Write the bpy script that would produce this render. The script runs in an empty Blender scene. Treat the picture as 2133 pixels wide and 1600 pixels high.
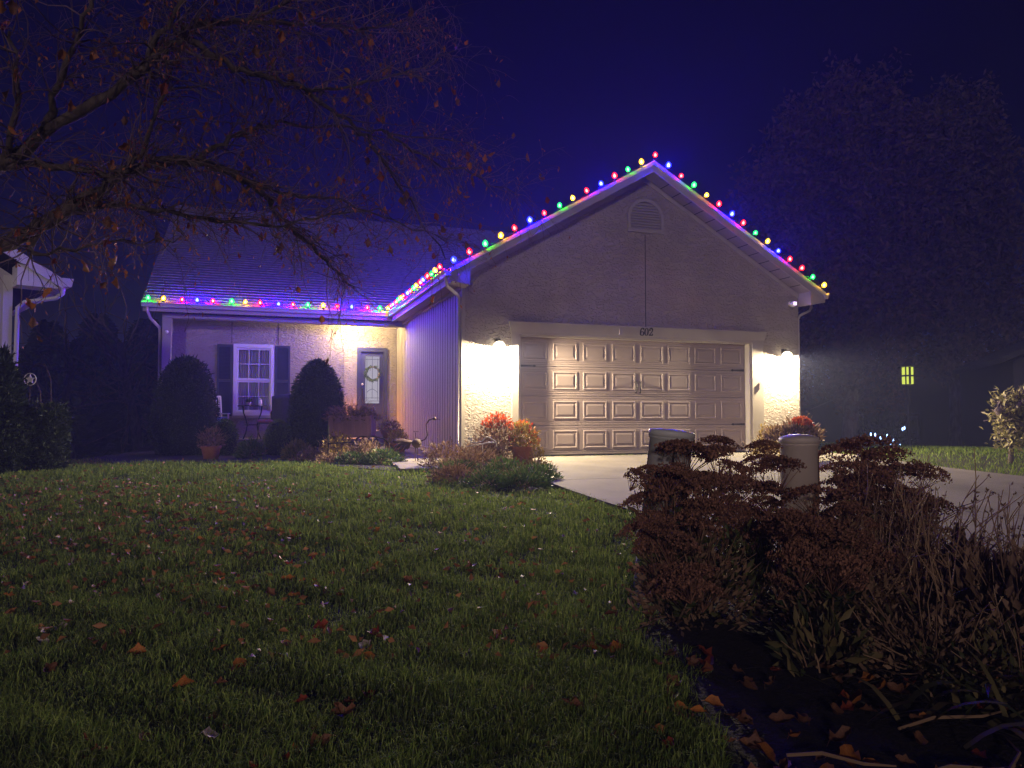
import bpy, math, random
import numpy as np
from mathutils import Vector, Matrix
from math import sin, cos, pi, radians, atan, sqrt
random.seed(7); RNG = np.random.default_rng(7)
SC = bpy.context.scene; COL = SC.collection

# ------------------------------------------------------------------ camera
FPX = 1550.0; YAW = radians(19); PITCH = atan(60 / FPX)      # focal length in photo pixels (2133 wide)
CAMP = np.array([-4.549, -12.743, 0.783])
cam_d = bpy.data.cameras.new('camera'); cam = bpy.data.objects.new('camera', cam_d); COL.objects.link(cam)
cam_d.sensor_width = 36; cam_d.lens = 36 * FPX / 2133; cam_d.clip_end = 2000; cam_d.clip_start = 0.05
cam.location = CAMP; cam.rotation_euler = (pi / 2 + PITCH, 0, -YAW)
SC.camera = cam
f0 = np.array([sin(YAW), cos(YAW), 0]); r0 = np.array([cos(YAW), -sin(YAW), 0]); z0 = np.array([0, 0, 1.])
fw = f0 * cos(PITCH) + z0 * sin(PITCH); up0 = z0 * cos(PITCH) - f0 * sin(PITCH)

# ------------------------------------------------------------------ world, moon / street light, exposure
W = bpy.data.worlds.new('World'); SC.world = W; W.use_nodes = True
nt = W.node_tree; bg = nt.nodes['Background']
sky = nt.nodes.new('ShaderNodeTexSky'); sky.sky_type = 'NISHITA'; sky.sun_disc = False
SUN_DIR = Vector((-0.36, -0.88, 0.22)).normalized()            # towards the light
sky.sun_elevation = math.asin(SUN_DIR.z); sky.sun_rotation = math.atan2(SUN_DIR.x, SUN_DIR.y)
sky.ozone_density = 6; sky.dust_density = 0.3; sky.air_density = 1.0
tint = nt.nodes.new('ShaderNodeMix'); tint.data_type = 'RGBA'; tint.blend_type = 'MULTIPLY'; tint.inputs[0].default_value = 1
tint.inputs[7].default_value = (0.045, 0.055, 1.0, 1)
nt.links.new(sky.outputs[0], tint.inputs[6]); nt.links.new(tint.outputs[2], bg.inputs[0])
bg.inputs[1].default_value = 0.0012
sl = bpy.data.lights.new('sun', 'SUN'); sl.energy = 0.58; sl.angle = radians(3); sl.color = (1.0, 0.80, 0.80)
so = bpy.data.objects.new('sun', sl); COL.objects.link(so); so.location = (20, -30, 20)
so.rotation_euler = SUN_DIR.to_track_quat('Z', 'Y').to_euler()
vs = SC.view_settings; vs.view_transform = 'Standard'; vs.look = 'None'; vs.exposure = 0; vs.gamma = 1
cy = SC.cycles; cy.use_denoising = True; cy.sample_clamp_indirect = 2.5; cy.sample_clamp_direct = 0
cy.max_bounces = 5; cy.diffuse_bounces = 2; cy.glossy_bounces = 2; cy.transparent_max_bounces = 10; cy.volume_bounces = 0
cy.use_light_tree = True; cy.caustics_reflective = False; cy.caustics_refractive = False
HAZE = 0.0046

# ------------------------------------------------------------------ helpers
def spot(px, py, **k):
    """a place in the world seen along one direction of the photograph, at a given depth D, or on a given x, y or z plane"""
    d = fw + r0 * (px - 1066.5) / FPX + up0 * (800 - py) / FPX
    (a, v), = k.items()
    t = v / d.dot(f0) if a == 'D' else (v - CAMP['xyz'.index(a)]) / d['xyz'.index(a)]
    return CAMP + d * t
def depth(x, y): return (x - CAMP[0]) * f0[0] + (y - CAMP[1]) * f0[1]
def sm(t): t = np.clip(t, 0, 1); return t * t * (3 - 2 * t)
def T(x, y):
    x = np.asarray(x, float); y = np.asarray(y, float)
    z = -.07 - .42 * np.clip((-y - 1.5) / 9.5, 0, 1.4)
    z = z + .025 * np.sin(x * .9 + y * .5) * np.sin(y * .8 - x * .3) * sm((-y - .5) / 2)
    z = z - .9 * sm((y - 1.0) / 8) * sm((-6.9 - x) / 2.5)
    z = z - 1.2 * sm((x - 9) / 14)* sm((y + 4) / 14)
    return z
def G(px, D):
    p = spot(px, 900, D=D); return float(p[0]), float(p[1]), float(T(p[0], p[1]))

class MB:
    def __init__(s): s.v = []; s.f = []
    def box(s, x0, x1, y0, y1, z0, z1):
        b = len(s.v); s.v += [(x, y, z) for z in (z0, z1) for y in (y0, y1) for x in (x0, x1)]
        s.f += [tuple(b + i for i in q) for q in ((0, 2, 3, 1), (4, 5, 7, 6), (0, 1, 5, 4), (2, 6, 7, 3), (0, 4, 6, 2), (1, 3, 7, 5))]; return s
    def obox(s, c, size, M=None):
        b = len(s.v); n = len(s.v)
        s.box(-size[0] / 2, size[0] / 2, -size[1] / 2, size[1] / 2, -size[2] / 2, size[2] / 2)
        for i in range(n, len(s.v)):
            p = Vector(s.v[i]); p = (M @ p if M else p) + Vector(c); s.v[i] = tuple(p)
        return s
    def prism(s, pts, axis, a, b):
        n = len(pts); o = len(s.v)
        for w in (a, b):
            for p, q in pts:
                s.v.append({'x': (w, p, q), 'y': (p, w, q), 'z': (p, q, w)}[axis])
        s.f.append(tuple(range(o, o + n))); s.f.append(tuple(range(o + 2 * n - 1, o + n - 1, -1)))
        for i in range(n): j = (i + 1) % n; s.f.append((o + i, o + n + i, o + n + j, o + j))
        return s
    def tube(s, pts, rad, n=8, cap=True, flat=1.0):
        pts = [Vector(p) for p in pts]; m = len(pts)
        if not hasattr(rad, '__len__'): rad = [rad] * m
        o = len(s.v); prev = None
        for i, p in enumerate(pts):
            t = (pts[min(i + 1, m - 1)] - pts[max(i - 1, 0)]).normalized()
            if prev is None:
                u = t.orthogonal().normalized()
            else:
                u = (prev - t * prev.dot(t)); u = u.normalized() if u.length > 1e-6 else t.orthogonal().normalized()
            prev = u; w = t.cross(u)
            for k in range(n):
                a = 2 * pi * k / n; s.v.append(tuple(p + (u * cos(a) + w * sin(a) * flat) * rad[i]))
        for i in range(m - 1):
            for k in range(n):
                j = (k + 1) % n; s.f.append((o + i * n + k, o + i * n + j, o + (i + 1) * n + j, o + (i + 1) * n + k))
        if cap: s.f.append(tuple(range(o + n - 1, o - 1, -1))); s.f.append(tuple(range(o + (m - 1) * n, o + m * n)))
        return s
    def lathe(s, prof, n=16, c=(0, 0, 0), sx=1, sy=1):
        o = len(s.v); m = len(prof)
        for r, z in prof:
            for k in range(n): a = 2 * pi * k / n; s.v.append((c[0] + r * cos(a) * sx, c[1] + r * sin(a) * sy, c[2] + z))
        for i in range(m - 1):
            for k in range(n):
                j = (k + 1) % n; s.f.append((o + i * n + k, o + i * n + j, o + (i + 1) * n + j, o + (i + 1) * n + k))
        s.f.append(tuple(range(o + n - 1, o - 1, -1))); s.f.append(tuple(range(o + (m - 1) * n, o + m * n)))
        return s
    def sphere(s, c, r, n=10, m=7, sz=1):
        return s.lathe([(max(r * sin(pi * i / m), 1e-4), -r * sz * cos(pi * i / m)) for i in range(m + 1)], n, c)
    def grid(s, rows):
        o = len(s.v); n = len(rows[0])
        for r in rows: s.v += [tuple(p) for p in r]
        for i in range(len(rows) - 1):
            for k in range(n - 1): s.f.append((o + i * n + k, o + i * n + k + 1, o + (i + 1) * n + k + 1, o + (i + 1) * n + k))
        return s
    def data(s, name, mat, smooth=False):
        me = bpy.data.meshes.new(name); me.from_pydata(s.v, [], s.f); me.update()
        if mat: me.materials.append(mat)
        if smooth: me.shade_smooth()
        return me
    def obj(s, name, mat, parent=None, smooth=False, bevel=0, loc=None):
        o = bpy.data.objects.new(name, s.data(name, mat, smooth)); COL.objects.link(o)
        if parent: o.parent = parent
        if loc is not None: o.location = loc
        if bevel:
            b = o.modifiers.new('bevel', 'BEVEL'); b.width = bevel; b.segments = 2; b.limit_method = 'ANGLE'
        return o
def np_mesh(name, V, Fc, mat, smooth=False):
    V = np.asarray(V, np.float32); Fc = np.asarray(Fc, np.int32); k = Fc.shape[1]
    me = bpy.data.meshes.new(name); me.vertices.add(len(V)); me.vertices.foreach_set('co', V.ravel())
    me.loops.add(Fc.size); me.loops.foreach_set('vertex_index', Fc.ravel())
    me.polygons.add(len(Fc)); me.polygons.foreach_set('loop_start', np.arange(0, Fc.size, k, dtype=np.int32))
    me.update(calc_edges=True)
    if mat: me.materials.append(mat)
    if smooth: me.shade_smooth()
    return me
def link(name, me, parent=None, loc=None, rot=None, scale=None):
    o = bpy.data.objects.new(name, me); COL.objects.link(o)
    if parent: o.parent = parent
    if loc is not None: o.location = loc
    if rot is not None: o.rotation_euler = rot
    if scale is not None: o.scale = scale if hasattr(scale, '__len__') else (scale,) * 3
    return o
def tag(o, label=None, cat=None, group=None, kind=None):
    for k, v in (('label', label), ('category', cat), ('group', group), ('kind', kind)):
        if v: o[k] = v
    return o
def thing(name, label, cat, loc=(0, 0, 0), rz=0, group=None):
    o = bpy.data.objects.new(name, None); COL.objects.link(o); o.location = loc; o.rotation_euler = (0, 0, rz)
    o.empty_display_size = .1
    return tag(o, label, cat, group)

# ------------------------------------------------------------------ materials
def mat(name, c1, c2=None, scale=6, rough=.7, bump=0, bscale=None, bdist=.01, detail=4, distort=0, island=False, spec=.4, metal=0, trans=0, coord='Object', stretch=None):
    m = bpy.data.materials.new(name); m.use_nodes = True; t = m.node_tree; p = t.nodes['Principled BSDF']
    p.inputs['Roughness'].default_value = rough; p.inputs['Metallic'].default_value = metal
    p.inputs['Specular IOR Level'].default_value = spec
    tc = t.nodes.new('ShaderNodeTexCoord'); vec = tc.outputs[coord]
    if stretch:
        mp = t.nodes.new('ShaderNodeMapping'); mp.inputs['Scale'].default_value = stretch; t.links.new(vec, mp.inputs[0]); vec = mp.outputs[0]
    if c2 is None: p.inputs['Base Color'].default_value = (*c1, 1)
    else:
        mx = t.nodes.new('ShaderNodeValToRGB')
        mx.color_ramp.elements[0].color = (*c1, 1); mx.color_ramp.elements[1].color = (*c2, 1)
        if island:
            g = t.nodes.new('ShaderNodeNewGeometry'); t.links.new(g.outputs['Random Per Island'], mx.inputs[0])
        else:
            mx.color_ramp.elements[0].position = .3; mx.color_ramp.elements[1].position = .7
            n = t.nodes.new('ShaderNodeTexNoise'); n.inputs['Scale'].default_value = scale; n.inputs['Detail'].default_value = detail
            t.links.new(vec, n.inputs[0]); t.links.new(n.outputs[0], mx.inputs[0])
        t.links.new(mx.outputs[0], p.inputs['Base Color'])
    if bump:
        n2 = t.nodes.new('ShaderNodeTexNoise'); n2.inputs['Scale'].default_value = bscale or scale * 4; n2.inputs['Detail'].default_value = detail
        n2.inputs['Distortion'].default_value = distort
        b = t.nodes.new('ShaderNodeBump'); b.inputs['Strength'].default_value = bump; b.inputs['Distance'].default_value = bdist
        t.links.new(vec, n2.inputs[0]); t.links.new(n2.outputs[0], b.inputs['Height']); t.links.new(b.outputs[0], p.inputs['Normal'])
    if trans:
        d = t.nodes.new('ShaderNodeBsdfTranslucent'); ms = t.nodes.new('ShaderNodeMixShader'); ms.inputs[0].default_value = trans
        src = p.inputs['Base Color'].links[0].from_socket if p.inputs['Base Color'].links else None
        if src: t.links.new(src, d.inputs[0])
        else: d.inputs[0].default_value = (*c1, 1)
        out = t.nodes['Material Output']; t.links.new(p.outputs[0], ms.inputs[1]); t.links.new(d.outputs[0], ms.inputs[2]); t.links.new(ms.outputs[0], out.inputs[0])
    return m
def glow(name, c, s):
    m = bpy.data.materials.new(name); m.use_nodes = True; t = m.node_tree; t.nodes.remove(t.nodes['Principled BSDF'])
    e = t.nodes.new('ShaderNodeEmission'); e.inputs[0].default_value = (*c, 1); e.inputs[1].default_value = s
    t.links.new(e.outputs[0], t.nodes['Material Output'].inputs[0]); return m
def glass(name, c=(1, 1, 1), refl=.12, rough=.03, em=None, es=0):
    m = bpy.data.materials.new(name); m.use_nodes = True; t = m.node_tree; t.nodes.remove(t.nodes['Principled BSDF'])
    a = t.nodes.new('ShaderNodeBsdfTransparent'); a.inputs[0].default_value = (*c, 1)
    if em: g = t.nodes.new('ShaderNodeEmission'); g.inputs[0].default_value = (*em, 1); g.inputs[1].default_value = es
    else: g = t.nodes.new('ShaderNodeBsdfGlossy'); g.inputs['Roughness'].default_value = rough
    x = t.nodes.new('ShaderNodeMixShader'); x.inputs[0].default_value = refl
    t.links.new(a.outputs[0], x.inputs[1]); t.links.new(g.outputs[0], x.inputs[2]); t.links.new(x.outputs[0], t.nodes['Material Output'].inputs[0]); return m

def stucco_mat():
    m = mat('stucco', (.33, .285, .245), (.40, .345, .295), scale=1.6, rough=.85, spec=.2)
    t = m.node_tree; p = t.nodes['Principled BSDF']; tc = t.nodes['Texture Coordinate']
    n1 = t.nodes.new('ShaderNodeTexNoise'); n1.inputs['Scale'].default_value = 8; n1.inputs['Detail'].default_value = 2.5; n1.inputs['Distortion'].default_value = 1.6
    mp = t.nodes.new('ShaderNodeMapping'); mp.inputs['Scale'].default_value = (1, 1, 1.7)
    r = t.nodes.new('ShaderNodeValToRGB'); r.color_ramp.elements[0].position = .47; r.color_ramp.elements[1].position = .56
    n2 = t.nodes.new('ShaderNodeTexNoise'); n2.inputs['Scale'].default_value = 60; n2.inputs['Detail'].default_value = 3
    ad = t.nodes.new('ShaderNodeMath'); ad.operation = 'MULTIPLY_ADD'; ad.inputs[1].default_value = .18
    b = t.nodes.new('ShaderNodeBump'); b.inputs['Strength'].default_value = 1.0; b.inputs['Distance'].default_value = .016
    t.links.new(tc.outputs['Object'], mp.inputs[0]); t.links.new(mp.outputs[0], n1.inputs[0]); t.links.new(n1.outputs[0], r.inputs[0])
    t.links.new(tc.outputs['Object'], n2.inputs[0]); t.links.new(n2.outputs[0], ad.inputs[0]); t.links.new(r.outputs[0], ad.inputs[2])
    t.links.new(ad.outputs[0], b.inputs['Height']); t.links.new(b.outputs[0], p.inputs['Normal'])
    return m
M = {}
M['stucco'] = stucco_mat()
M['trim'] = mat('trim_paint', (.36, .32, .28), (.40, .36, .31), 3, .5, .15, 40, .002)
M['gutter'] = mat('gutter_metal', (.52, .47, .43), (.56, .51, .46), 2, .35)
M['soffit'] = mat('soffit_vinyl', (.24, .215, .19), (.28, .25, .22), 2, .55)
M['siding'] = mat('siding_wood', (.42, .37, .32), (.47, .42, .36), 5, .65, .25, 30, .003, stretch=(1, 1, .12))
M['groove'] = mat('siding_groove', (.035, .03, .028), rough=.95)
M['gdoor'] = mat('garage_door_steel', (.255, .20, .192), (.28, .22, .21), 4, .7, .2, 90, .0015, stretch=(.2, 1, 1))
M['shingle'] = mat('asphalt_shingle', (.09, .08, .08), (.17, .155, .15), 9, .9, .5, 70, .004)
M['white'] = mat('white_paint', (.74, .72, .70), (.80, .78, .75), 4, .45)
M['navy'] = mat('dark_slate_paint', (.035, .04, .06), (.05, .055, .08), 5, .4)
M['black'] = mat('black_metal', (.012, .012, .014), (.03, .028, .027), 20, .45, .2, 60, .002, metal=.3)
M['rust'] = mat('rusty_iron', (.05, .032, .024), (.10, .055, .035), 18, .8, .3, 60, .003)
M['concrete'] = mat('concrete', (.115, .10, .076), (.20, .176, .138), 1.1, .85, .35, 55, .003, detail=8)
M['joint'] = mat('concrete_joint', (.10, .09, .08), rough=.9)
M['soil'] = mat('lawn_soil', (.018, .02, .008), (.035, .036, .014), 5, .95, .6, 30, .02)
M['mulch'] = mat('mulch', (.006, .004, .003), (.022, .015, .011), 22, .95, 1, 45, .03, detail=8)
M['grass'] = mat('grass_blade', (.085, .155, .022), (.27, .34, .07), island=True, rough=.85, spec=.05, trans=.35)
M['leafo'] = mat('leaf_orange', (.34, .10, .018), (.46, .19, .035), 14, .55, .3, 50, .004, trans=.25)
M['leafr'] = mat('leaf_red', (.20, .032, .014), (.32, .065, .022), 14, .55, .3, 50, .004, trans=.25)
M['leafb'] = mat('leaf_brown', (.13, .055, .022), (.24, .11, .05), 14, .6, .3, 50, .004, trans=.2)
M['leafp'] = mat('leaf_pale', (.42, .34, .25), (.55, .47, .36), 14, .6, .3, 50, .004, trans=.2)
M['litter'] = mat('leaf_litter', (.10, .035, .012), (.42, .20, .07), island=True, rough=.6, trans=.2)
M['rusty'] = mat('rusty_small_leaf', (.22, .06, .03), (.55, .22, .09), island=True, rough=.7, trans=.25)
M['bark'] = mat('bark', (.06, .042, .036), (.17, .13, .115), 14, .9, 1, 28, .02, detail=7, stretch=(1, 1, .3))
M['twig'] = mat('twig_bark', (.075, .045, .042), (.24, .16, .15), island=True, rough=.75)
M['berry'] = mat('berry_red', (.16, .012, .016), (.30, .03, .03), island=True, rough=.3)
M['yew'] = mat('yew_needles', (.008, .017, .005), (.030, .05, .014), island=True, rough=.6, trans=.1)
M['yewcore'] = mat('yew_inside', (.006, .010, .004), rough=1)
M['box'] = mat('boxwood_leaf', (.045, .085, .015), (.13, .19, .035), island=True, rough=.5, trans=.2)
M['cover'] = mat('groundcover_leaf', (.03, .07, .015), (.13, .20, .05), island=True, rough=.5, trans=.2)
M['dry'] = mat('dried_foliage', (.10, .055, .03), (.34, .22, .125), island=True, rough=.8, trans=.15)
M['drygold'] = mat('golden_foliage', (.20, .13, .025), (.42, .31, .07), island=True, rough=.7, trans=.2)
M['redflower'] = mat('red_flower', (.42, .045, .015), (.62, .14, .035), island=True, rough=.6, trans=.2)
M['sedum'] = mat('sedum_head', (.13, .058, .034), (.40, .20, .12), island=True, rough=.85)
M['sedumleaf'] = mat('sedum_leaf', (.025, .045, .012), (.15, .15, .04), island=True, rough=.55, trans=.2)
M['stem'] = mat('dry_stem', (.18, .10, .055), (.42, .28, .16), island=True, rough=.7)
M['strap'] = mat('strap_leaf', (.04, .06, .015), (.26, .20, .08), island=True, rough=.55, trans=.2)
M['terra'] = mat('terracotta', (.32, .11, .05), (.42, .17, .08), 9, .8, .3, 40, .004)
M['pedestal'] = mat('utility_green_plastic', (.70, .71, .66), (.76, .765, .70), 5, .45, .1, 60, .001)
M['pedestalcap'] = mat('utility_beige_plastic', (.64, .56, .47), (.70, .61, .52), 5, .5, .1, 60, .001)
M['orange'] = mat('orange_sticker', (.80, .24, .10), rough=.5)
M['ink'] = mat('black_ink', (.015, .014, .014), rough=.6)
M['wood'] = mat('weathered_pink_lit_wood', (.38, .20, .24), (.52, .30, .34), 8, .8, .4, 40, .004, stretch=(1, 1, .2))  # pink-purple light of the bulbs is put into the wood colour
M['wicker'] = mat('wicker', (.02, .018, .02), (.05, .045, .045), 40, .7, .8, 90, .006)
M['cushion'] = mat('blue_cushion', (.16, .20, .30), (.22, .26, .36), 12, .9, .3, 90, .002)
M['redcloth'] = mat('red_cushion', (.30, .05, .05), (.20, .12, .16), 30, .9)
M['curtain'] = mat('curtain_cloth', (.74, .71, .68), (.82, .78, .74), 8, .9, trans=.3)
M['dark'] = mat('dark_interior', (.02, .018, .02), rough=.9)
M['paper'] = mat('cream_plastic', (.62, .58, .50), rough=.6)
M['glass'] = glass('window_glass', (.97, .97, .98), .08, .02)
M['frost'] = glass('lit_frosted_glass', (.5, .5, .5), .75, em=(.80, .74, .86), es=.62)
M['came'] = mat('lead_came', (.02, .02, .022), rough=.4, metal=.5)
M['bronze'] = mat('dark_bronze', (.025, .02, .017), (.05, .04, .03), 20, .45, metal=.5)
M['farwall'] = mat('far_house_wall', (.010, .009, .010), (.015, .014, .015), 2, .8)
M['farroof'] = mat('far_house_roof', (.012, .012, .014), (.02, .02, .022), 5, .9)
M['nwall'] = mat('neighbour_wall', (.60, .56, .60), (.66, .62, .66), 3, .7, .2, 40, .003)
M['fartree'] = mat('far_tree_leaf', (.035, .021, .014), (.12, .066, .045), island=True, rough=.8, trans=.2)
M['fartree2'] = mat('far_tree_leaf_pale', (.04, .026, .016), (.12, .078, .05), island=True, rough=.8, trans=.2)
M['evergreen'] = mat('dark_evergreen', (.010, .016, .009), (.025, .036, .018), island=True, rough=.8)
M['paleleaf'] = mat('pale_yellow_leaf', (.22, .20, .07), (.48, .42, .18), island=True, rough=.6, trans=.25)

# ------------------------------------------------------------------ leaf / tube scatter builders (numpy)
def unit(a): return a / np.maximum(np.linalg.norm(a, axis=-1, keepdims=True), 1e-9)
def rdir(n, rng=RNG): return unit(rng.normal(size=(n, 3)))
def leafcards(P, d, L, Wd, fold=.25, rng=RNG):
    """diamond leaves with a fold along the rib: P base points, d directions"""
    n = len(P); d = unit(d); s = unit(np.cross(d, rdir(n, rng))); nn = np.cross(d, s)
    L = np.broadcast_to(np.asarray(L, float), (n,))[:, None]; Wd = np.broadcast_to(np.asarray(Wd, float), (n,))[:, None]
    a = P; b = P + d * L * .45 + s * Wd * .5 + nn * Wd * fold; c = P + d * L; e = P + d * L * .45 - s * Wd * .5 + nn * Wd * fold
    V = np.stack([a, b, c, e], 1).reshape(-1, 3); i = np.arange(n)[:, None] * 4
    return V, np.concatenate([i + [0, 1, 2], i + [0, 2, 3]], 1).reshape(-1, 3)
def tubes(paths, n=3):
    """many thin tapered tubes: paths = [(pts, radii)]"""
    VV = []; FF = []; o = 0
    for pts, rad in paths:
        pts = np.asarray(pts, float); m = len(pts); t = unit(np.gradient(pts, axis=0))
        ref = np.array([.31, .22, .92]) if abs(t[0, 2]) < .8 else np.array([1, .1, .05])
        u = unit(np.cross(t, ref)); w = np.cross(t, u); a = np.arange(n) * 2 * pi / n
        ring = pts[:, None] + (u[:, None] * np.cos(a)[None, :, None] + w[:, None] * np.sin(a)[None, :, None]) * np.asarray(rad, float)[:, None, None]
        VV.append(ring.reshape(-1, 3))
        k = np.arange(n); j = (k + 1) % n
        for i in range(m - 1):
            A = o + i * n; FF.append(np.stack([A + k, A + j, A + n + j, A + n + k], 1))
        o += m * n
    return np.concatenate(VV), np.concatenate(FF)
def wander(p, d, L, seg, rng, jit=.2, grav=0):
    pts = [np.array(p, float)]; d = np.array(d, float)
    for _ in range(seg):
        d = unit(d + rng.normal(size=3) * jit + np.array([0, 0, grav])); pts.append(pts[-1] + d * L / seg)
    return np.array(pts)

# ------------------------------------------------------------------ THE SETTING: ground, driveway, walk, beds
xs = np.unique(np.concatenate([np.linspace(-160, -16, 14), np.linspace(-16, 16, 97), np.linspace(16, 160, 14)]))
ys = np.unique(np.concatenate([np.linspace(-40, -16, 7), np.linspace(-16, 8, 73), np.linspace(8, 220, 22)]))
X, Y = np.meshgrid(xs, ys); Z = T(X, Y); nx = len(xs); ny = len(ys)
idx = np.arange(nx * ny).reshape(ny, nx)
FQ = np.stack([idx[:-1, :-1], idx[:-1, 1:], idx[1:, 1:], idx[1:, :-1]], -1).reshape(-1, 4)
tag(link('ground', np_mesh('ground', np.stack([X, Y, Z], -1).reshape(-1, 3), FQ, M['soil'], True)), 'dark ground under the lawn and around the houses', None, kind='structure')

def sheet(name, poly, off, m, thick=.1, res=.5, kind='structure', parent=None, label=None):
    """a polygonal slab that follows the terrain"""
    from mathutils.geometry import tessellate_polygon
    import bmesh
    bm = bmesh.new(); vs_ = [bm.verts.new((x, y, 0)) for x, y in poly]; bm.faces.new(vs_)
    for ax in (0, 1):
        lo = min(p[ax] for p in poly); hi = max(p[ax] for p in poly); c = math.ceil(lo / res) * res
        while c < hi:
            n = [0, 0, 0]; n[ax] = 1; co = [0, 0, 0]; co[ax] = c
            bmesh.ops.bisect_plane(bm, geom=bm.verts[:] + bm.edges[:] + bm.faces[:], plane_co=co, plane_no=n); c += res
    for v in bm.verts: v.co.z = float(T(v.co.x, v.co.y)) + off
    bmesh.ops.recalc_face_normals(bm, faces=bm.faces[:])
    if bm.faces[0].normal.z < 0: bmesh.ops.reverse_faces(bm, faces=bm.faces[:])
    r = bmesh.ops.extrude_face_region(bm, geom=bm.faces[:])
    top = {g for g in r['geom'] if isinstance(g, bmesh.types.BMVert)}
    for v in bm.verts:
        if v not in top: v.co.z -= thick
    me = bpy.data.meshes.new(name); bm.to_mesh(me); bm.free(); me.materials.append(m)
    bmn = bmesh.new(); bmn.from_mesh(me); bmesh.ops.recalc_face_normals(bmn, faces=bmn.faces[:]); bmn.to_mesh(me); bmn.free()
    o = link(name, me, parent)
    if not parent: tag(o, label, None, kind=kind)
    return o
drive = sheet('driveway', [(-.95, -20), (6.3, -20), (6.3, -.02), (-.2, -.02), (-.2, -2.0), (-.9, -3.6)], .035, M['joint'], .08, label='pale concrete driveway in front of the garage')
def drive_slab(p): sheet('slab', p, .052, M['concrete'], .03, parent=drive)
yy = [-.03, -3.6, -7.2, -10.8, -14.4, -19.9]
for k in range(5):
    a, b = yy[k], yy[k + 1]
    if k == 0:
        drive_slab([(-.19, a), (2.66, a), (2.66, b + .006), (-.89, b + .006), (-.19, -2.0)])
    else: drive_slab([(-.94, a - .006), (2.66, a - .006), (2.66, b + .006), (-.94, b + .006)])
    drive_slab([(2.672, a - .006), (6.29, a - .006), (6.29, b + .006), (2.672, b + .006)])
walk = sheet('walkway', [(-1.08, 5.2), (-2.25, 5.2), (-2.35, 2), (-2.45, -.5), (-2.55, -1.9), (-1.98, -2.0), (-1.75, -.6), (-1.08, .2)], .030, M['joint'], .06, label='concrete front walk leading to the porch')
for p in ([(-1.09, 5.19), (-2.24, 5.19), (-2.29, 3.6), (-1.09, 3.6)], [(-1.09, 3.588), (-2.29, 3.588), (-2.34, 2), (-1.09, 2)],
          [(-1.09, 1.988), (-2.34, 1.988), (-2.39, .7), (-1.09, .7)], [(-1.09, .688), (-2.39, .688), (-2.44, -.5), (-1.78, -.58), (-1.09, .2)],
          [(-1.78, -.592), (-2.44, -.512), (-2.54, -1.89), (-1.98, -1.99)]):
    sheet('slab', p, .055, M['concrete'], .04, parent=walk)
def pxpoly(L, z=-.07): return [tuple(spot(a, b, z=z)[:2]) for a, b in L]
bed1 = pxpoly([(250, 968), (330, 965), (480, 963), (560, 960), (640, 966), (760, 978), (832, 980)]) + [(-2.57, -1.9), (-2.47, -.5), (-2.37, 2), (-2.27, 5.2), (-6.9, 5.2), (-8.0, 3.5)]
bed2 = pxpoly([(893, 984), (960, 998), (1060, 1006), (1152, 1004)]) + [(-.93, -3.4), (-.25, -1.9), (-.25, -.02), (-1.06, .15), (-1.73, -.6), (-1.97, -2.0)]
sheet('garden_bed', bed1, .012, M['mulch'], .05, label='mulched garden bed in front of the porch')
sheet('garden_bed', bed2, .012, M['mulch'], .05, label='mulched garden bed beside the garage driveway')
bed3 = [tuple(G(a, b)[:2]) for a, b in [(1345, 5.75), (1315, 4.7), (1345, 4.1), (1400, 3.5), (1500, 2.9), (1600, 2.35), (1720, 1.7), (2600, 1.5), (2700, 4.0)]] + [(-.98, -7.3), (-.98, -6.2)]
sheet('garden_bed', bed3, .012, M['mulch'], .05, label='dark mulched bed around the utility pedestals')

# ------------------------------------------------------------------ THE HOUSE
SL = .58; EX = -1.40; RX = 2.565; EZ = 3.27; EYM = 5.5; RYM = 12.4; RZM = EZ + SL * (RYM - EYM); RXR = 6.53
house = thing('house', 'tan stucco ranch house with front gable garage and covered porch, lit at night', 'house')
zu = lambda x: EZ + SL * (min(x, 2 * RX - x) - EX) - .17
w = MB()
w.box(-1.06, -.012, 0, .22, -.3, 2.2).box(4.962, 6.19, 0, .22, -.3, 2.2)
w.prism([(-1.06, 2.2), (6.19, 2.2), (6.19, zu(6.19)), (RX, zu(RX)), (-1.06, zu(-1.06))], 'y', 0, .22)
gw = w.obj('garage_front_wall', M['stucco'], house)
MB().box(2.572, 2.586, -.004, .0, 2.44, 4.25).obj('control_joint', M['groove'], gw)
MB().box(5.97, 6.19, .22, 10, -.3, 3.2).obj('garage_side_wall', M['stucco'], house)
# vertical board siding on the side of the garage that faces the porch walk
sd = MB().box(-1.05, -.9, .001, 6.7, -.1, 3.06).obj('siding_wall', M['groove'], house)
bme = MB().box(-1.0585, -1.0495, .034, .168, .06, 2.99).data('siding_board', M['siding'])
for k in range(33): link('siding_board', bme, sd, (0, .02 + k * .2015, 0))
MB().box(-1.108, -1.0498, -.004, .030, .0, 3.06).obj('corner_board', M['trim'], sd)
MB().box(-1.108, -1.0497, .03, 6.65, -.02, .058).obj('base_board', M['trim'], sd)
MB().box(-1.115, -1.0496, .03, 5.72, 2.995, 3.058).obj('frieze_board', M['trim'], sd)
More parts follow.
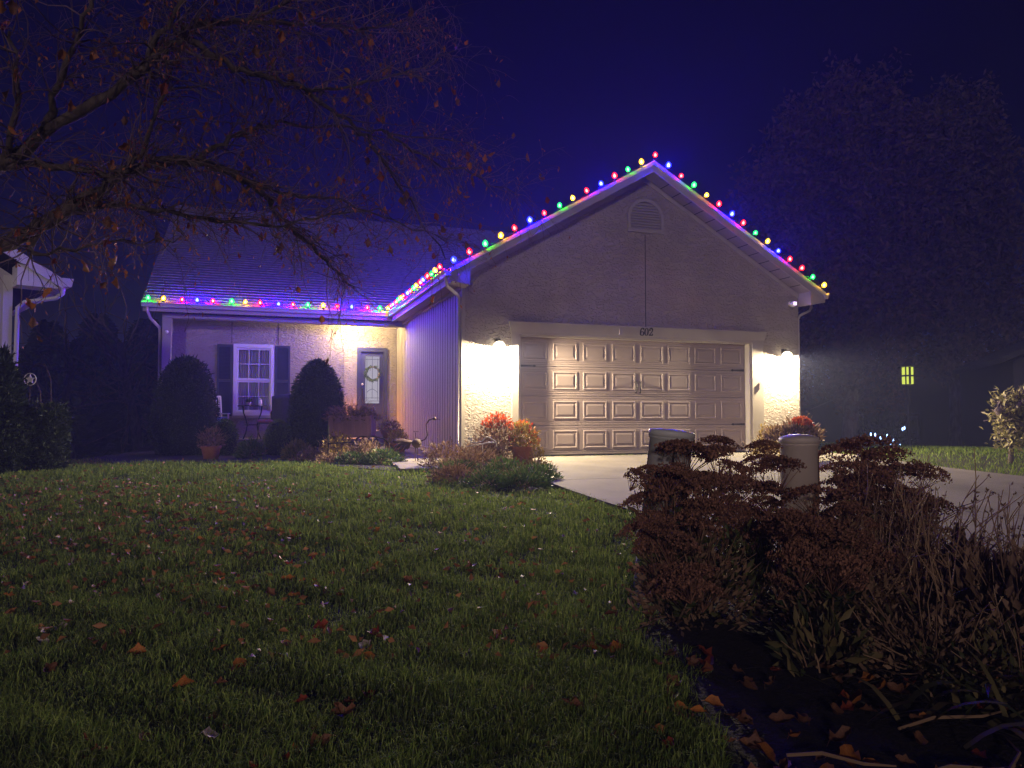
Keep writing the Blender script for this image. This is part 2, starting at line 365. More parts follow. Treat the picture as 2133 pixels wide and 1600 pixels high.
# porch walls, floor, ceiling, beam, post
# cut the window hole by building the wall from four pieces
pw = MB().box(-6.6, -5.05, 6.4, 6.62, -.1, 3.06).box(-4.15, -2.45, 6.4, 6.62, -.1, 3.06).box(-5.05, -4.15, 6.4, 6.62, -.1, .74).box(-5.05, -4.15, 6.4, 6.62, 2.42, 3.06)
pw.box(-2.67, -2.45, 6.62, 6.9, -.1, 3.06).box(-2.45, -1.051, 6.7, 6.9, 2.47, 3.06).box(-2.45, -2.09, 6.7, 6.9, .1, 2.47).box(-1.31, -1.051, 6.7, 6.9, .1, 2.47)
pwo = pw.obj('porch_wall', M['stucco'], house)
MB().box(-2.462, -2.448, 6.388, 6.402, .17, 3.06).obj('corner_bead', M['stucco'], pwo)
for x in (-5.12, -4.05): MB().box(x, x + .012, 6.396, 6.4, 2.46, 3.05).obj('control_joint', M['groove'], pwo)
MB().box(-6.6, -6.4, 6.62, 12, -.6, 3.3).obj('end_wall', M['stucco'], house)
MB().box(-6.62, -1.052, 5.25, 6.4, -.4, .17).obj('porch_floor', M['concrete'], house)
MB().box(-2.44, -1.06, 6.05, 6.69, .168, .33).obj('door_step', M['concrete'], house, bevel=.01)
MB().box(-6.58, -1.052, 5.55, 6.7, 3.06, 3.10).obj('porch_ceiling', M['soffit'], house)
bmb = MB().box(-6.58, -1.053, 5.74, 5.95, 2.94, 3.059).obj('porch_beam', M['trim'], house)
MB().box(-6.55, -1.09, 5.725, 5.739, 2.95, 3.05).obj('beam_board', M['trim'], bmb)
MB().box(-6.58, -6.39, 5.745, 5.945, .17, 2.939).obj('porch_post', M['trim'], house, bevel=.008)
MB().box(-6.39, -6.385, 5.78, 5.94, 2.6, 2.94).obj('post_bracket', M['trim'], house)
# roofs
roof = MB()
def slab(pts, t=.10): # pts with z on the plane; extruded down
    n = len(pts); o = len(roof.v); roof.v += [tuple(p) for p in pts] + [(p[0], p[1], p[2] - t) for p in pts]
    roof.f.append(tuple(range(o, o + n))); roof.f.append(tuple(range(o + 2 * n - 1, o + n - 1, -1)))
    for i in range(n): j = (i + 1) % n; roof.f.append((o + i, o + n + i, o + n + j, o + j))
zm = lambda y: EZ + SL * (y - EYM)
zg = lambda x: EZ + SL * (min(x, 2 * RX - x) - EX)
slab([(-6.95, EYM, EZ), (EX, EYM, EZ), (RX, EYM + RX - EX, zm(EYM + RX - EX)), (RXR + .05, EYM + RX - EX, zm(EYM + RX - EX)), (RXR + .05, RYM, RZM), (-6.95, RYM, RZM)])
slab([(-6.95, RYM, RZM), (RXR + .05, RYM, RZM), (RXR + .05, RYM + 7, RZM - 4.06), (-6.95, RYM + 7, RZM - 4.06)])
slab([(EX, -.36, EZ), (RX, -.36, zg(RX)), (RX, EYM + RX - EX, zg(RX)), (EX, EYM, EZ)])
slab([(RX, -.36, zg(RX)), (RXR, -.36, EZ), (RXR, EYM + RX - EX, EZ), (RX, EYM + RX - EX, zg(RX))])
rf = roof.obj('roof', M['shingle'], house)
EXP = .15
k = 0; yk = EYM - .03
while yk < RYM - .05:                                            # shingle courses on the slope over the porch
    y2 = min(yk + EXP, RYM); v = lambda y: min(EX + (y - EYM), RXR)
    r = random.Random(k); xe = v(yk); cuts = [-6.97]; x = -6.97 + r.uniform(.3, 1.0)
    c = MB(); c.prism([(yk, zm(yk) + .003), (y2 + .02, zm(y2 + .02) + .003), (y2 + .02, zm(y2 + .02) + .006), (yk, zm(yk) + .034)], 'x', -6.97, xe)
    c.obj('shingle_course', M['shingle'], rf); yk = y2; k += 1
xk = EX - .03; k = 0                                             # and on the two garage slopes
while xk < RX - .02:
    x2 = min(xk + .25, RX)
    for sgn in (0, 1):
        f = (lambda a: a) if sgn == 0 else (lambda a: 2 * RX - a)
        pts = [(xk, zg(xk) + .003), (x2, zg(x2) + .003), (x2, zg(x2) + .006), (xk, zg(xk) + .02)]
        MB().prism([(f(a), b) for a, b in pts], 'y', -.38, EYM + (xk - EX) if sgn == 0 else 9.4).obj('shingle_course', M['shingle'], rf)
    xk = x2
# rake boards, soffits and cornice returns of the gable
def rake(sgn):
    f = (lambda a: a) if sgn == 0 else (lambda a: 2 * RX - a)
    e = EX - .02
    o = MB().prism([(f(e), zg(e) - .02), (RX, zg(RX) - .02), (RX, zg(RX) - .20), (f(e), zg(e) - .20)], 'y', -.385, -.361).obj('rake_board', M['trim'], house)
    MB().prism([(f(e), zg(e) + .012), (RX, zg(RX) + .012), (RX, zg(RX) - .065), (f(e), zg(e) - .065)], 'y', -.41, -.386).obj('drip_moulding', M['gutter'], o)
    MB().prism([(f(EX), zg(EX) - .19), (RX, zg(RX) - .19), (RX, zg(RX) - .165), (f(EX), zg(EX) - .165)], 'y', -.36, -.002).obj('rake_soffit', M['soffit'], house)
    n = 14
    for k in range(n):                                            # soffit panel seams
        a = EX + .3 + (RX - EX - .4) * k / n
        MB().prism([(f(a), zg(a) - .194), (f(a + .012), zg(a + .012) - .194), (f(a + .012), zg(a + .012) - .189), (f(a), zg(a) - .189)], 'y', -.35, -.01).obj('soffit_seam', M['groove'], o)
    MB().prism([(f(-1.06), 3.0), (f(-1.06), zg(-1.06) - .17), (f(EX - .02), zg(EX) - .185), (f(EX - .02), 3.06)], 'y', -.383, -.001).obj('cornice_return', M['trim'], house)
    MB().prism([(f(-1.055), zg(-1.055) - .29), (RX, zg(RX) - .29), (RX, zg(RX) - .191), (f(-1.055), zg(-1.055) - .191)], 'y', -.022, -.0005).obj('frieze_trim', M['trim'], house)
rake(0); rake(1)
# gutters with a K profile
def kprof(c, s): return [(c, 3.14), (c + s * .085, 3.14), (c + s * .095, 3.19), (c + s * .125, 3.225), (c + s * .125, 3.262), (c + s * .112, 3.262), (c + s * .110, 3.23), (c, 3.21)]
gu = MB().prism(kprof(EYM, -1), 'x', -6.97, EX - .11).obj('gutter', M['gutter'], house)
MB().prism(kprof(EX, -1), 'y', -.40, EYM - .0).obj('gutter', M['gutter'], house)
MB().prism(kprof(RXR, 1), 'y', -.40, 9.4).obj('gutter', M['gutter'], house)
MB().box(-6.95, -1.10, 5.502, 5.53, 3.05, 3.20).obj('fascia', M['trim'], house)
MB().box(EX + .002, EX + .025, -.36, 5.5, 3.03, 3.20).obj('fascia', M['trim'], house)
MB().box(EX + .025, -1.0495, -.001, 5.53, 3.06, 3.085).obj('eave_soffit', M['soffit'], house)
so_ = MB().box(-6.95, -1.1, 5.53, 5.739, 3.06, 3.08).obj('eave_soffit', M['soffit'], house)
for k in range(44): MB().box(-6.4 + k * .12, -6.385 + k * .12, 5.54, 5.73, 3.052, 3.06).obj('soffit_vent', M['groove'], so_)
# downspouts
def spout(pts, r=.036): return MB().tube(pts, r, 8, flat=.75).obj('downspout', M['gutter'], house, smooth=True)
spout([(-1.47, -.30, 3.14), (-1.47, -.30, 3.06), (-1.43, -.22, 2.98), (-1.18, .02, 2.88), (-1.13, .06, 2.80), (-1.13, .06, .1), (-1.2, .0, .03)])
spout([(6.58, .06, 3.14), (6.58, .06, 3.02), (6.54, .06, 2.95), (6.28, .06, 2.83), (6.23, .06, 2.75), (6.23, .06, .1)])
spout([(-6.86, 5.44, 3.14), (-6.85, 5.46, 3.05), (-6.80, 5.56, 2.9), (-6.64, 5.8, 2.72), (-6.63, 5.84, 2.6), (-6.63, 5.84, 0)])
# round-topped gable vent
vx, vz0, vzs, vr = 2.58, 4.30, 4.55, .395
arc = lambda r, n=20: [(vx + r * cos(pi * i / n), vzs + r * sin(pi * i / n)) for i in range(n + 1)]
fr = MB(); ou = [(vx + vr, vz0 - .02)] + arc(vr) + [(vx - vr, vz0 - .02)]; inn = [(vx + vr - .06, vz0 + .04)] + arc(vr - .06) + [(vx - vr + .06, vz0 + .04)]
n = len(ou)
for y in (-.045, .0):
    fr.v += [(p[0], y, p[1]) for p in ou] + [(p[0], y, p[1]) for p in inn]
for i in range(n):
    j = (i + 1) % n; fr.f += [(i, j, n + j, n + i), (2 * n + i, 3 * n + i, 3 * n + j, 2 * n + j), (i, 2 * n + i, 2 * n + j, j), (n + i, n + j, 3 * n + j, 3 * n + i)]
gv = fr.obj('gable_vent', M['trim'], house)
MB().prism(inn, 'y', -.006, -.002).obj('vent_backing', M['soffit'], gv)
z = vz0 + .05
while z < vzs + vr - .09:
    hw = vr - .062 if z < vzs else sqrt(max((vr - .062) ** 2 - (z - vzs) ** 2, .001))
    MB().prism([(-.040, z), (-.032, z - .008), (-.007, z + .032), (-.013, z + .040)], 'x', vx - hw, vx + hw).obj('vent_slat', M['trim'], gv); z += .052
# garage door: four sections of eight raised panels
gd = MB().box(.0, 4.95, .165, .20, -.02, 2.2).obj('garage_door', M['gdoor'], house)
SH = .547; PW = 4.90 / 8
sec = [(.213, .0), (.190, .004), (.190, .030), (.196, .036), (.196, .042), (.190, .048), (.190, .066), (.196, .072), (.196, .078), (.190, .084),
       (.190, SH - .062), (.196, SH - .056), (.196, SH - .05), (.190, SH - .044), (.190, SH - .012), (.198, SH - .004), (.213, SH - .002)]
sme = MB().prism(sec, 'x', .012, 4.938).data('section', M['gdoor'])
pm = MB(); pwid, ph = .50, .345
rings = [(0, .0), (.014, -.007), (.026, -.007), (.040, .002), (.048, .002), (.090, -.006)]
for off, dy in rings:
    a, b = pwid / 2 - off, ph / 2 - off; pm.v += [(-a, dy, -b), (a, dy, -b), (a, dy, b), (-a, dy, b)]
for i in range(len(rings) - 1):
    for k in range(4): j = (k + 1) % 4; pm.f.append((i * 4 + k, i * 4 + j, i * 4 + 4 + j, i * 4 + 4 + k))
pm.f.append(tuple(range(20, 24)))
pme = pm.data('panel', M['gdoor'])
for s_ in range(4):
    link('section', sme, gd, (0, -.05, .0 + s_ * .5495))
    for c in range(8): link('panel', pme, gd, (.025 + PW * (c + .5), .1385, s_ * .5495 + .285))
MB().box(.0, 4.95, .14, .162, -.018, -.002).obj('bottom_seal', M['ink'], gd)
for x0, s_ in ((.03, 1), (4.92, -1)):
    for zz in (.53, 1.63):
        h = MB().prism([(0, -.022), (s_ * .26, -.010), (s_ * .28, -.024), (s_ * .33, 0), (s_ * .28, .024), (s_ * .26, .010), (0, .022)], 'y', -.004, .004)
        h.obj('strap_hinge', M['bronze'], gd, loc=(x0, .126, zz + .02))
for s_ in (-1, 1):
    MB().tube([(0, .0, .11), (0, -.03, .09), (s_ * -.012, -.045, .0), (0, -.03, -.09), (0, 0, -.11)], [.016, .011, .013, .011, .016], 7).obj('pull_handle', M['bronze'], gd, loc=(2.475 + s_ * .045, .138, 1.28), smooth=True)
# casing and header
MB().box(-.17, -.045, -.03, 0, 0, 2.21).box(-.045, -.012, -.018, .0, 0, 2.2).obj('casing', M['trim'], house)
MB().box(5.01, 5.28, -.03, 0, 0, 2.21).box(4.962, 5.01, -.018, .0, 0, 2.2).obj('casing', M['trim'], house)
for x0, x1 in ((-.012, .001), (4.949, 4.962)): MB().box(x0, x1, -.012, .24, 0, 2.2).obj('jamb', M['trim'], house)
MB().box(5.16, 5.19, -.045, -.031, 1.28, 1.40).obj('keypad', M['gdoor'], house)
MB().box(-.001, 4.951, .0, .24, 2.185, 2.2).obj('jamb', M['trim'], house)
hd = MB().box(-.18, 5.29, -.035, -.0, 2.21, 2.262).obj('header', M['trim'], house)
hb = MB()
hb.v += [(-.19, -.04, 2.263), (5.30, -.04, 2.263), (5.335, -.062, 2.425), (-.225, -.062, 2.425), (-.19, 0, 2.263), (5.30, 0, 2.263), (5.335, 0, 2.425), (-.225, 0, 2.425)]
hb.f += [(0, 1, 2, 3), (5, 4, 7, 6), (4, 0, 3, 7), (1, 5, 6, 2), (3, 2, 6, 7), (4, 5, 1, 0)]
hbo = hb.obj('header_board', M['trim'], hd)
MB().box(-.235, 5.345, -.070, 0, 2.426, 2.442).obj('header_cap', M['trim'], hd)
MB().box(1.98, 2.04, -.068, -.05, 2.27, 2.40).obj('header_joint', M['trim'], hd)
# house number 602, bold serif figures with thick and thin strokes
def stroke(mb, path, wid):
    P = [Vector((a, 0, b)) for a, b in path]; m = len(P); L = []; R = []
    for i, p in enumerate(P):
        t = (P[min(i + 1, m - 1)] - P[max(i - 1, 0)]).normalized(); nrm = Vector((-t.z, 0, t.x)); L.append(p + nrm * wid[i] / 2); R.append(p - nrm * wid[i] / 2)
    o = len(mb.v)
    for y in (-.008, 0): mb.v += [(q.x, y, q.z) for q in L] + [(q.x, y, q.z) for q in R]
    for i in range(m - 1):
        mb.f += [(o + i, o + i + 1, o + m + i + 1, o + m + i), (o + 2 * m + i, o + 3 * m + i, o + 3 * m + i + 1, o + 2 * m + i + 1),
                 (o + i, o + 2 * m + i, o + 2 * m + i + 1, o + i + 1), (o + m + i, o + m + i + 1, o + 3 * m + i + 1, o + 3 * m + i)]
def ell(cx, cz, rx, rz, a0, a1, n=24): return [(cx + rx * cos(radians(a0 + (a1 - a0) * i / n)), cz + rz * sin(radians(a0 + (a1 - a0) * i / n))) for i in range(n + 1)]
tw = lambda P, cx, lo, hi, rx: [lo + (hi - lo) * min(1, abs(p[0] - cx) / rx) ** 1.5 for p in P]
d6 = MB(); p = ell(0, .037, .034, .037, 0, 360); stroke(d6, p, tw(p, 0, .010, .026, .034))
p = ell(.012, .07, .046, .075, 85, 190); stroke(d6, p, [.010 + .016 * (i / 24) for i in range(25)]); stroke(d6, ell(.026, .128, .010, .010, 0, 360, 10), [.018] * 11)
dz_ = MB(); p = ell(0, .072, .034, .072, 0, 360); stroke(dz_, p, tw(p, 0, .009, .027, .034))
d2 = MB(); p = ell(0, .107, .033, .037, 170, -40) + [(.0, .05), (-.034, .012)]; stroke(d2, p, [.010 + .016 * sin(pi * min(1, i / 26)) for i in range(len(p))])
stroke(d2, [(-.04, .010), (0, .014), (.036, .010), (.042, .045)], [.020, .022, .022, .008]); stroke(d2, ell(-.026, .11, .009, .009, 0, 360, 10), [.016] * 11)
for mb, x in ((d6, 2.47), (dz_, 2.565), (d2, 2.662)): mb.obj('house_number', M['ink'], hd, loc=(x, -.043, 2.272)).rotation_euler = (.135, 0, 0)
# porch window with shutters
def window():
    wo = MB().box(-5.07, -4.99, 6.36, 6.42, .72, 2.45).box(-4.21, -4.13, 6.36, 6.42, .72, 2.45).box(-4.99, -4.21, 6.36, 6.42, 2.36, 2.45).box(-4.99, -4.21, 6.36, 6.42, .72, .80).obj('window', M['white'], house)
    MB().box(-5.09, -4.11, 6.34, 6.41, .66, .719).obj('sill', M['trim'], wo)
    for z0, z1, y in ((.80, 1.57, 6.415), (1.57, 2.36, 6.395)):
        MB().box(-4.99, -4.95, y, y + .03, z0, z1).box(-4.25, -4.21, y, y + .03, z0, z1).box(-4.95, -4.25, y, y + .03, z0, z0 + .05).box(-4.95, -4.25, y, y + .03, z1 - .05, z1).obj('sash', M['white'], wo)
        MB().box(-4.95, -4.25, y + .012, y + .016, z0 + .05, z1 - .05).obj('pane', M['glass'], wo)
        for x in (-4.717, -4.483): MB().box(x - .009, x + .009, y + .002, y + .011, z0 + .05, z1 - .05).obj('muntin', M['white'], wo)
        MB().box(-4.95, -4.25, y + .003, y + .010, (z0 + z1) / 2 - .009, (z0 + z1) / 2 + .009).obj('muntin', M['white'], wo)
    for a, b in ((-5.03, -4.60), (-4.60, -4.17)):
        rows = [[(a + (b - a) * i / 60, 6.485 + .026 * sin(i * 1.1) + .012 * sin(i * .37), zz) for i in range(61)] for zz in (.82, 2.4)]
        MB().grid(rows).obj('curtain', M['curtain'], wo, smooth=True)
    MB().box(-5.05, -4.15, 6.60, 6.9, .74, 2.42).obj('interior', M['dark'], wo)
window()
for x0, x1 in ((-5.44, -5.09), (-4.11, -3.76)):
    sh = MB().box(x0, x0 + .045, 6.355, 6.398, .70, 2.43).box(x1 - .045, x1, 6.355, 6.398, .70, 2.43)
    for zz in (.70, 1.52, 2.37): sh.box(x0 + .045, x1 - .045, 6.355, 6.398, zz, zz + .06)
    so2 = sh.obj('shutter', M['navy'], house)
    sme2 = MB().prism([(6.362, 0), (6.368, -.006), (6.392, .024), (6.386, .030)], 'x', x0 + .046, x1 - .046).data('slat', M['navy'])
    for k in range(23): link('slat', sme2, so2, (0, 0, .775 + k * .0325))
    for k in range(24): link('slat', sme2, so2, (0, 0, 1.595 + k * .0325))
# front door
fd = MB().box(-2.09, -1.99, 6.66, 6.75, .33, 2.47).box(-1.41, -1.31, 6.66, 6.75, .33, 2.47).box(-1.99, -1.41, 6.66, 6.75, 2.37, 2.47).obj('door_frame', M['navy'], house)
dr = MB().box(-1.99, -1.88, 6.72, 6.76, .33, 2.37).box(-1.50, -1.41, 6.72, 6.76, .33, 2.37).box(-1.88, -1.50, 6.72, 6.76, 2.26, 2.37).box(-1.88, -1.50, 6.72, 6.76, .33, 1.03).obj('front_door', M['navy'], house)
MB().box(-1.88, -1.50, 6.735, 6.745, 1.03, 2.26).obj('lit_pane', M['frost'], dr)
MB().box(-1.89, -1.87, 6.71, 6.722, 1.02, 2.27).box(-1.51, -1.49, 6.71, 6.722, 1.02, 2.27).box(-1.87, -1.51, 6.71, 6.722, 2.25, 2.27).box(-1.87, -1.51, 6.71, 6.722, 1.0, 1.02).obj('pane_moulding', M['navy'], dr)
cm = MB()
for a in ([(-1.69, 1.15), (-1.69, 2.26)], [(-1.83, 1.1), (-1.83, 2.2)], [(-1.55, 1.1), (-1.55, 2.2)], [(-1.88, 2.17), (-1.5, 2.17)], [(-1.88, 1.17), (-1.5, 1.17)], [(-1.88, 1.09), (-1.5, 1.09)],
          [(-1.83 + .28 * i / 12, 1.31 + .09 * sin(pi * i / 12)) for i in range(13)]):
    cm.tube([(p[0], 6.733, p[1]) for p in a], .006, 4)
cm.obj('leading', M['came'], dr)
for x0, x1 in ((-1.87, -1.72), (-1.67, -1.51)):
    MB().box(x0, x1, 6.712, 6.722, .45, .92).obj('door_panel', M['navy'], dr, bevel=.006)
MB().tube([(-1.95, 6.70, 1.42), (-1.95, 6.64, 1.40), (-1.95, 6.635, 1.25), (-1.95, 6.64, 1.1), (-1.95, 6.70, 1.08)], .012, 8).obj('handle', M['bronze'], dr, smooth=True)
MB().sphere((-1.95, 6.69, 1.52), .032).obj('deadbolt', M['paper'], dr, smooth=True)
MB().box(-2.0, -1.40, 6.58, 6.66, .331, .36).obj('threshold', M['gutter'], dr)

# porch ceiling downlight
pl = thing('porch_light', 'warm ceiling light in the porch by the front door', 'light', (-2.22, 6.1, 3.06))
MB().lathe([(.10, 0), (.10, -.012), (.08, -.018)], 20).obj('rim', M['white'], pl)
MB().lathe([(.075, -.019), (.06, -.03), (.02, -.036)], 20).obj('lens', glow('porch_lens', (1, .82, .48), 12), pl, smooth=True)
def lamp(parent, loc, power, color, r, name='bulb_light'):
    l = bpy.data.lights.new(name, 'POINT'); l.energy = power; l.color = color; l.shadow_soft_size = r
    o = bpy.data.objects.new(name, l); COL.objects.link(o); o.parent = parent; o.location = loc; return o
lamp(pl, (0, 0, -.085), 230, (1, .74, .33), .03)

# garage wall lanterns: hooded, throwing their light down
LE = .115
def wall_lantern(x, z, label, power):
    t = thing('wall_lantern', label, 'wall light', (x, 0, z), group='garage wall lights')
    MB().box(-.055, .055, -.018, -.001, -.10, .16).obj('backplate', M['bronze'], t, bevel=.004)
    MB().tube([(0, -.018, .09), (0, -.05, .15), (0, -LE + .01, .14), (0, -LE, .07)], .011, 8).obj('arm', M['bronze'], t, smooth=True)
    MB().lathe([(.015, .105), (.06, .092), (.095, .055), (.112, .004), (.108, .0), (.088, .05), (.055, .08), (.012, .092)], 24, (0, -LE, 0)).obj('hood', glow('hood_glare_glow', (1, .88, .62), 7), t, smooth=True)  # opaque hood glows to imitate the glare above the lamp
    MB().lathe([(.012, .06), (.034, .035), (.050, .0), (.044, -.034), (.022, -.058), (.002, -.065)], 14, (0, -LE, -.022)).obj('bulb', glass('lantern_bulb', (1, 1, 1), .25, em=(1, .84, .50), es=160), t, smooth=True)
    lamp(t, (0, -LE, -.002), power, (1, .82, .50), .025)
wall_lantern(-.44, 1.96, 'bright hooded wall lamp between board siding and garage door', 2400)
wall_lantern(5.80, 1.94, 'bright hooded wall lamp beyond garage door, above the dried grass pot', 1850)

# security floodlight under the eave, little camera on the post
t = thing('security_floodlight', 'small white twin floodlight under the gable end of the garage', 'floodlight', (5.98, 0, 3.06))
MB().lathe([(.05, 0), (.05, .02), (.02, .03)], 12).obj('mount', M['white'], t).rotation_euler = (pi / 2, 0, 0)
MB().lathe([(.03, -.06), (.06, -.04), (.07, .0), (.06, .04), (.03, .06)], 14, (0, -.09, -.02)).obj('housing', M['white'], t, smooth=True)
for dx in (-.022, .022): MB().box(dx - .010, dx + .010, -.168, -.158, -.05, .02).obj('lamp_face', glow('flood_led', (.8, .55, 1), 3), t)
t = thing('security_camera', 'small white camera mounted on the porch post', 'camera', (-6.48, 5.745, 2.62))
MB().box(-.03, .03, -.02, 0, -.03, .03).obj('mount', M['white'], t)
MB().tube([(0, -.02, 0), (.01, -.12, -.01)], [.035, .04], 12).obj('body', M['white'], t, smooth=True)
MB().lathe([(.025, 0), (.02, -.006)], 10, (.01, -.05, -.01)).obj('lens', M['ink'], t)

# ------------------------------------------------------------------ CHRISTMAS LIGHTS
LS = thing('light_string', 'string of glowing multicoloured bulbs along the porch eave and garage gable', 'string lights', (-6.9, 5.42, 3.27))
base = Vector((-6.9, 5.42, 3.27))
COLS = {'G': ((.02, 1, .30), (.02, .80, .28)), 'Y': ((1, .45, .04), (1, .45, .03)), 'R': ((1, .03, .05), (1, .015, .03)), 'B': ((.02, .03, 1), (.05, .07, 1))}
PWR = {'G': 600, 'Y': 520, 'R': 800, 'B': 16500}
TINT = {'G': (.16, 1, .010), 'Y': (1, 1, .12), 'R': (1, .10, .06), 'B': (.010, .0075, 1)}      # coloured glass
bulb_mesh = {}
for c, (a, b) in COLS.items():
    core = MB().lathe([(.004, .030), (.021, .040), (.027, .062), (.004, .098)], 6).data('core', glow('bulb_core_' + c, a, PWR[c]), True)
    shell = MB().lathe([(.018, .012), (.038, .034), (.047, .058), (.043, .082), (.029, .103), (.011, .118), (.002, .122)], 12).data('lens', glass('bulb_lens_' + c, TINT[c], .5, em=b, es=6 if c == 'B' else 2.8), True)
    bulb_mesh[c] = (core, shell)
sock = MB().lathe([(.014, -.012), (.017, -.008), (.019, .024), (.017, .026)], 8).data('socket', M['ink'])
path = []
for i in range(16): path.append((-6.86 + i * (5.17 / 15), 5.35, 3.262, 0))
for i in range(17): path.append((-1.54, 5.26 - i * (5.44 / 16), 3.262, 0))
nl = 14
for i in range(nl): s_ = i / nl; path.append((-1.36 + s_ * 3.92, -.432, zg(-1.36 + s_ * 3.92) + .040, -.3))
path.append((2.575, -.432, zg(2.565) + .045, 0))
for i in range(1, nl + 1): s_ = i / nl; x = 2.575 + s_ * 3.90; path.append((x, -.432, zg(x) + .040, .3))
SEQ = 'GYRBRGYRBRGYRBRG' + 'YRBRGYRBRGYRBRGYR' + 'BRGYRBRGYRBRGY' + 'R' + 'BRGYRBRGYBRRGY'
path = [(x + (random.Random(i * 3).uniform(-.035, .035) if y > 5.3 else 0), y, z, l) for i, (x, y, z, l) in enumerate(path)]
cord = MB(); cp = [(Vector(p[:3]) - base) + Vector((0, 0, -.006)) for p in path]
fine = []
for a, b in zip(cp[:-1], cp[1:]):
    for q in (0, .5): fine.append(a.lerp(b, q) + Vector((0, 0, -.012 if q else 0)))
fine.append(cp[-1]); cord.tube(fine, .0045, 5).obj('cord', M['ink'], LS)
jr = random.Random(55)
for i, (x, y, z, lean) in enumerate(path):
    core, shell = bulb_mesh[SEQ[i]]; rr = random.Random(i)
    b = link('bulb', shell, LS, Vector((x, y, z)) - base, (rr.uniform(-.25, .25), lean * .6 + rr.uniform(-.25, .25), 0), rr.uniform(.95, 1.2))
    link('core', core, b); link('socket', sock, b)

# ------------------------------------------------------------------ WREATH, PORCH FURNITURE
t = thing('door_wreath', 'round leafy wreath hanging on the glass front door', 'wreath', (-1.69, 6.66, 1.80))
MB().tube([(.17 * cos(a), 0, .17 * sin(a)) for a in np.linspace(0, 2 * pi, 25)], .016, 6).obj('ring', M['stem'], t)
a = RNG.uniform(0, 2 * pi, 520); a = a[(RNG.random(520) < .35) | (np.cos(a * 1.0 - 3.6) > -.2)]
P = np.stack([.17 * np.cos(a), RNG.normal(0, .015, len(a)) - .015, .17 * np.sin(a)], 1) + RNG.normal(0, .016, (len(a), 3))
d = np.stack([np.cos(a + 1), -.6 * np.ones_like(a), np.sin(a + 1)], 1) + RNG.normal(0, .7, (len(a), 3))
V, Fc = leafcards(P, d, RNG.uniform(.04, .075, len(a)), .022); tag(link('foliage', np_mesh('foliage', V, Fc, M['cover']), t), kind='stuff')

t = thing('bistro_table', 'small dark round table with curved metal legs in front of the porch window', 'table', (-4.62, 5.85, .17))
MB().lathe([(.33, .765), (.335, .775), (.33, .785), (.01, .787)], 24).obj('table_top', M['black'], t)
for k in range(4):
    a = pi / 4 + k * pi / 2; pts = [(r * cos(a), r * sin(a), z) for r, z in ((.30, .765), (.27, .60), (.19, .45), (.155, .32), (.19, .16), (.28, .0))]
    MB().tube(pts, .014, 6).obj('leg', M['black'], t, smooth=True)
MB().tube([(.16 * cos(q), .16 * sin(q), .33) for q in np.linspace(0, 2 * pi, 17)], .008, 5).obj('ring', M['black'], t)
t = thing('table_plant', 'small green potted plant standing on the porch table', 'plant', (-4.70, 5.80, .957))
MB().lathe([(.035, 0), (.05, .08), (.045, .082)], 12).obj('pot', M['white'], t)
V, Fc = leafcards(np.tile([[0, 0, .08]], (60, 1)) + RNG.normal(0, .01, (60, 3)), rdir(60) + [0, 0, 1], .10, .03); tag(link('foliage', np_mesh('foliage', V, Fc, M['box']), t), kind='stuff')
t = thing('candle_lantern', 'white candle jar standing on the porch table', 'candle', (-4.45, 5.83, .957))
MB().lathe([(.035, 0), (.04, .01), (.04, .11), (.03, .13)], 14).obj('jar', M['white'], t, smooth=True)
MB().lathe([(.031, .131), (.022, .165), (.004, .17)], 14).obj('lid', M['paper'], t)

t = thing('slatted_chair', 'pale slatted porch chair with a blue seat cushion by the clipped shrub', 'chair', (-5.50, 5.95, .17), .35)
for x in (-.28, .28):
    MB().tube([(x, -.25, 0), (x, -.25, .58)], .02, 6).obj('leg', M['white'], t); MB().tube([(x, .25, 0), (x, .22, .42), (x, .33, 1.0)], .02, 6).obj('leg', M['white'], t)
    MB().box(x - .03, x + .03, -.30, .26, .58, .605).obj('armrest', M['white'], t)
MB().box(-.28, .28, -.27, .24, .39, .42).obj('seat', M['white'], t); MB().box(-.26, .26, -.26, .20, .421, .52).obj('cushion', M['cushion'], t, bevel=.03)
for k in range(9):
    x = -.24 + k * .06; MB().tube([(x, .23, .42), (x, .335, 1.0)], .013, 4).obj('back_slat', M['white'], t)
MB().tube([(-.29, .335, 1.0), (.29, .335, 1.0)], .022, 6).obj('top_rail', M['white'], t)

t = thing('wicker_chair', 'dark wicker armchair seen from behind on the porch', 'chair', (-3.88, 5.62, .17), pi + .1)
rows = [[(.30 * sin(a) * (1 + .08 * h), .28 - .12 * cos(a * 1.3) * -1 - .0 + .05 * h - .12, .30 + .72 * h + .03 * cos(a * 2)) for a in np.linspace(-1.35, 1.35, 14)] for h in np.linspace(0, 1, 7)]
o = MB().grid(rows).obj('backrest', M['wicker'], t, smooth=True); sm_ = o.modifiers.new('solid', 'SOLIDIFY'); sm_.thickness = .035
MB().box(-.29, .29, -.30, .26, .32, .40).obj('seat', M['wicker'], t, bevel=.02)
for x in (-.26, .26):
    for y in (-.26, .24): MB().tube([(x, y, 0), (x, y, .34)], .022, 6).obj('leg', M['wicker'], t)
    MB().tube([(x, .2, .62), (x * 1.1, -.1, .64), (x * 1.1, -.28, .6), (x, -.28, .36)], .03, 6).obj('armrest', M['wicker'], t)
t = thing('low_stool', 'small dark metal stool with a red patterned cushion under the porch table', 'stool', (-4.33, 5.45, .17))
MB().box(-.17, .17, -.15, .15, .36, .385).obj('seat', M['black'], t)
MB().box(-.175, .175, -.16, .16, .386, .46).obj('cushion', M['redcloth'], t, bevel=.03)
for x in (-.14, .14):
    for y in (-.12, .12): MB().tube([(x, y, .36), (x * 1.25, y * 1.25, 0)], .012, 6).obj('leg', M['black'], t)
